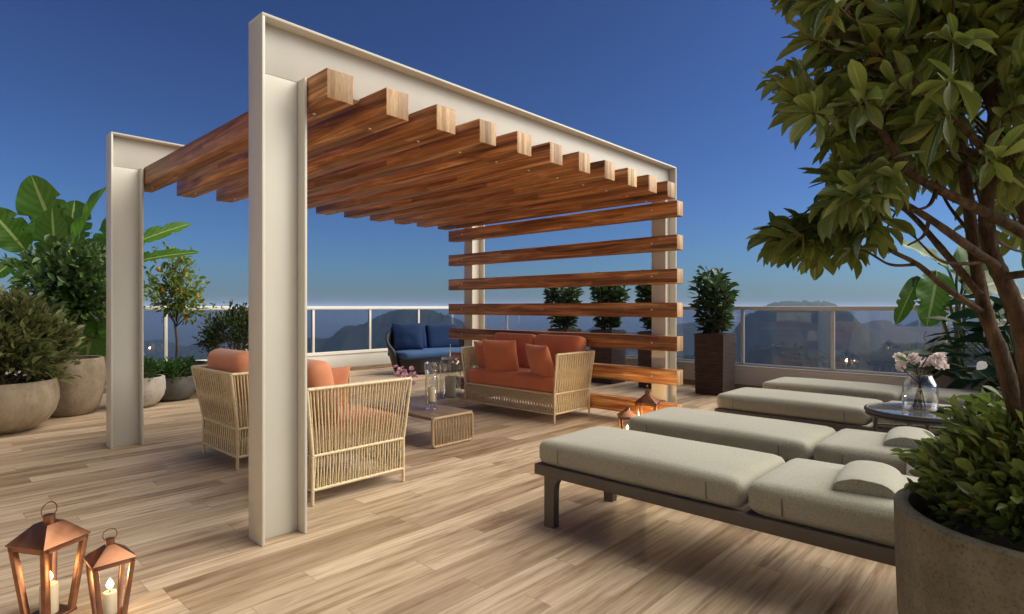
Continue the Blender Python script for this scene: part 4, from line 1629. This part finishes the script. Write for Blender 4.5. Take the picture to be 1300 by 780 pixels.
LYS = 1.32
pos, dirs, sz = [], [], []
lst = MB()
for k in range(150):
    a = RNG.uniform(0, 2 * PI)
    el_ = RNG.uniform(.15, 1.35)
    r = RNG.uniform(.28, .72)
    q = Vector((math.cos(a) * math.cos(el_) * r * .95, math.sin(a) * math.cos(el_) * r * .95, math.sin(el_) * r * 1.15 * LYS))
    pos.append(tuple(q))
    dirs.append((math.cos(a) * 1.0, math.sin(a) * 1.0, .35 * math.sin(el_) + RNG.normal(-.1, .25)))
    sz.append(RNG.uniform(.26, .42))
    lst.tube(spline([(0, 0, 0), q * .5 + Vector((0, 0, .06)), q], 4), .006, 5)
lst.build('leaf_stalk', 'green_stem', ly, smooth='all')
leaf_mesh('foliage', pos, dirs, sz, .42, T_BIG, 'lily_leaf', ly, roll=.3)
fp = local(ly, at(1240, 470, 4.9))
leaf_mesh('flower', [tuple(fp)], [(.5, -.4, .5)], .12, .6, T_ELL, 'petal_white', ly)
MB().tube([(0, 0, .1), fp * .6, fp], .004, 5).build('flower_stalk', 'green_stem', ly, smooth='all')

# ================================================================== THE TREE AT THE RIGHT
TP = (2.02, -.015)
PR = .345
pot('planter_pot', 'big rough brown stone planter in the right foreground, holding the tree', 'stone_brown', (TP[0], TP[1], 0),
    [(PR * .80, 0), (PR * .84, .01), (PR * .92, .18), (PR * .975, .40), (PR * .995, .60), (PR * 1.0, .70)], None)
shrub('shrub', 'dense green shrub growing round the tree in the big stone planter', 'shrub', (TP[0] + .075, TP[1] - .045, .625), .375, .36, 5200, .052, .42, T_OBOV, 'shrub_leaf', 16, 90, jitter=.24, low=-.55)

tree = thing('tree', 'leafy tree with several crooked brown trunks in the right foreground planter', 'tree', (TP[0], TP[1], .68))
tk = MB()
twig_tips = []


def limb(pts, r0, r1, n=7, knob=.12):
    P_ = [local(tree, at(*p)) for p in pts]
    pp = spline(P_, n)
    rr = [max(.002, (r0 + (r1 - r0) * i / (len(pp) - 1)) * (1 + knob * mnoise.noise(Vector((i * .7, r0 * 99, pts[0][0]))))) for i in range(len(pp))]
    tk.tube(pp, [q * .82 for q in rr], 10 if r0 > .012 else 6)
    return pp


limb([(1330, 640, 1.52), (1296, 540, 1.52), (1272, 455, 1.52), (1252, 400, 1.53), (1240, 340, 1.55), (1232, 280, 1.57), (1222, 200, 1.6), (1216, 120, 1.62), (1195, 40, 1.65)], .027, .012)
limb([(1330, 640, 1.45), (1312, 520, 1.44), (1300, 430, 1.42), (1280, 370, 1.41), (1260, 325, 1.41), (1252, 275, 1.42), (1258, 200, 1.44), (1262, 120, 1.46), (1250, 40, 1.5)], .030, .014)
limb([(1252, 400, 1.53), (1200, 365, 1.50), (1165, 336, 1.48), (1130, 318, 1.47), (1112, 304, 1.47)], .012, .005)
limb([(1245, 375, 1.53), (1190, 310, 1.60), (1160, 276, 1.66), (1128, 252, 1.70), (1100, 240, 1.72)], .013, .004)
limb([(1275, 345, 1.41), (1225, 310, 1.36), (1180, 278, 1.33), (1140, 255, 1.31), (1105, 240, 1.30), (1080, 232, 1.30)], .013, .005)
limb([(1330, 315, 1.42), (1290, 290, 1.41), (1235, 262, 1.38), (1190, 240, 1.36), (1150, 215, 1.35), (1115, 160, 1.34), (1085, 120, 1.34)], .018, .006)
limb([(1330, 270, 1.5), (1290, 235, 1.5), (1250, 205, 1.5), (1215, 185, 1.5), (1170, 165, 1.5), (1120, 130, 1.52)], .018, .006)
limb([(1310, 300, 1.46), (1275, 200, 1.5), (1255, 130, 1.55), (1225, 60, 1.55), (1200, -20, 1.55)], .017, .007)
limb([(1330, 345, 1.35), (1300, 348, 1.36), (1270, 352, 1.41)], .012, .011)
limb([(1216, 140, 1.62), (1150, 80, 1.6), (1080, 40, 1.58), (1030, 10, 1.58)], .010, .004)
limb([(1258, 200, 1.44), (1180, 120, 1.36), (1100, 60, 1.30), (1040, 40, 1.28)], .010, .004)
limb([(1165, 336, 1.48), (1130, 336, 1.47), (1095, 318, 1.46), (1030, 303, 1.46)], .005, .0025)
limb([(1128, 252, 1.70), (1090, 280, 1.68), (1050, 288, 1.67), (1010, 300, 1.66), (965, 305, 1.66)], .004, .002)
limb([(1115, 160, 1.34), (1070, 150, 1.33), (1020, 130, 1.32), (980, 100, 1.32)], .005, .002)
for a_ in (((1262, 330, 1.41), (1225, 335, 1.36), (1192, 330, 1.33), (1160, 300, 1.31)), ((1235, 300, 1.56), (1205, 262, 1.66), (1185, 225, 1.72), (1160, 195, 1.76)),
           ((1258, 240, 1.43), (1285, 205, 1.38), (1305, 160, 1.35), (1310, 90, 1.33)), ((1190, 240, 1.36), (1178, 262, 1.30), (1150, 268, 1.27)),
           ((1180, 278, 1.33), (1172, 300, 1.38), (1152, 312, 1.41)), ((1256, 300, 1.41), (1290, 318, 1.52), (1330, 322, 1.6)), ((1224, 210, 1.6), (1192, 190, 1.5), (1165, 190, 1.42), (1130, 200, 1.38)),
           ((1170, 165, 1.5), (1140, 175, 1.6), (1105, 185, 1.64), (1070, 205, 1.66)), ((1240, 345, 1.55), (1252, 310, 1.66), (1272, 270, 1.75), (1290, 240, 1.8))):
    limb(a_, .0065, .0025, 6)

# crown outline in the photograph, given real depth: rosettes of leaves at twig ends
poly = [(1005, -30), (995, 30), (985, 85), (980, 115), (1025, 150), (1050, 185), (1056, 225), (1056, 262), (1010, 284), (972, 298), (975, 312), (1015, 325), (1060, 332),
        (1110, 335), (1125, 300), (1140, 255), (1175, 225), (1215, 245), (1240, 300), (1320, 330), (1420, 260), (1420, -160), (1000, -160)]


def inside(x, y):
    c = False
    for i in range(len(poly)):
        (x0, y0), (x1, y1) = poly[i - 1], poly[i]
        if (y0 > y) != (y1 > y) and x < (x1 - x0) * (y - y0) / (y1 - y0) + x0:
            c = not c
    return c


pos, dirs, siz, ton = [], [], [], []
ctr = local(tree, at(1210, 110, 1.55))
rg = np.random.default_rng(77)
k = 0
while k < 560:
    x, y = rg.uniform(945, 1420), rg.uniform(-160, 352)
    if k > 552:
        x, y = rg.uniform(965, 1060), rg.uniform(284, 312)
    if not inside(x, y):
        continue
    d = rg.uniform(1.14, 2.05)
    if y > 270 and x < 1140:
        d = rg.uniform(1.38, 1.72)
    if y > 130 and x > 1140 and (d < 1.5 and rg.random() < (.6 if x > 1240 else .85) or y > 230 and rg.random() < (.35 if x > 1240 and d > 1.65 else .6)):
        continue
    if y < 60 and x > 1150 and d < 1.22 and rg.random() < .5:
        d += .3
    c = local(tree, at(x, y, d))
    k += 1
    out = (c - ctr)
    out = out.normalized() if out.length > .05 else Vector((0, 0, 1))
    ax = (out * .8 + Vector((rg.normal(0, .4), rg.normal(0, .4), rg.normal(.0, .35)))).normalized()
    back = c + (ctr - c).normalized() * rg.uniform(.08, .15) + Vector((0, 0, -.015))
    tk.tube(spline([back + (ctr - back) * .10, back, c], 3), [.0038, .0036, .0033, .003, .0027, .0024, .002], 5)
    nl = int(rg.integers(8, 14))
    a0 = ax.orthogonal().normalized()
    b0_ = ax.cross(a0)
    base_t = rg.normal(.42, .14)
    for i in range(nl):
        w = i * 2.4 + rg.uniform(-.3, .3)
        f = i / nl
        dd = (a0 * math.cos(w) + b0_ * math.sin(w)) * (1.0 - .45 * f) + ax * (.45 + .8 * f) + Vector((0, 0, rg.normal(.02, .2)))
        q = c - ax * (.05 * (1 - f))
        pos.append(tuple(q))
        dirs.append(tuple(dd))
        siz.append(rg.uniform(.054, .104))
        ton.append(base_t + rg.normal(0, .22))
tk.build('trunk', 'bark', tree, smooth='all')
leaf_mesh('crown', pos, dirs, siz, .31, T_OBOV, 'tree_leaf', tree, roll=.35, tone=np.array(ton))

# ================================================================== LIGHT AND AIR
travel = Vector((-.85, .75, -1.05)).normalized()
elev = math.asin(-travel.z)
azim = math.atan2(-travel.x, -travel.y)
sd = bpy.data.lights.new('sun', 'SUN')
sd.energy = 3.3
sd.angle = R(75)
sd.color = (1.0, .905, .72)
so = bpy.data.objects.new('sun', sd)
COL.objects.link(so)
so.rotation_euler = travel.to_track_quat('-Z', 'Y').to_euler()

w = bpy.data.worlds.new('World')
SC.world = w
w.use_nodes = True
nt = w.node_tree
bg = nt.nodes['Background']
sky = nt.nodes.new('ShaderNodeTexSky')
sky.sky_type = 'NISHITA'
sky.sun_disc = False
sky.sun_elevation = elev
sky.sun_rotation = azim
sky.altitude = 200
sky.air_density = 1.0
sky.dust_density = 1.0
sky.ozone_density = 8.0
tint = nt.nodes.new('ShaderNodeMix')
tint.data_type = 'RGBA'
tint.blend_type = 'MULTIPLY'
tint.inputs[0].default_value = 1
tint.inputs[7].default_value = (.164, .204, .236, 1)
nt.links.new(sky.outputs[0], tint.inputs[6])
gam = nt.nodes.new('ShaderNodeGamma')
gam.inputs[1].default_value = 1.45
nt.links.new(tint.outputs[2], gam.inputs[0])
hsv = nt.nodes.new('ShaderNodeHueSaturation')
hsv.inputs['Saturation'].default_value = .93
nt.links.new(gam.outputs[0], hsv.inputs['Color'])
nt.links.new(hsv.outputs[0], bg.inputs[0])
bg.inputs[1].default_value = 0.15

HAZE = True
if HAZE:
    hz = MB().box((-31000, -31000, GZ - 3), (31000, 31000, 62))
    k = NT('haze')
    k.t.nodes.remove(k.b)
    pv = k.n('ShaderNodeVolumePrincipled')
    pv.inputs['Color'].default_value = (.52, .70, 1.0, 1)
    pv.inputs['Density'].default_value = 1.15e-4
    k.l(pv.outputs[0], k.out.inputs['Volume'])
    M['haze'] = k.m
    tag(hz.build('haze', 'haze'), 'thin blue haze over the valley', 'haze', kind='stuff')

vs = SC.view_settings
vs.view_transform = 'Standard'
vs.look = 'None'
vs.gamma = 1
vs.exposure = 1.0
vs.use_curve_mapping = False
cy = SC.cycles
cy.use_denoising = True
cy.max_bounces = 8
cy.diffuse_bounces = 3
cy.glossy_bounces = 3
cy.transmission_bounces = 6
cy.transparent_max_bounces = 16
cy.volume_bounces = 0
cy.caustics_reflective = False
cy.caustics_refractive = False
cy.sample_clamp_indirect = 6
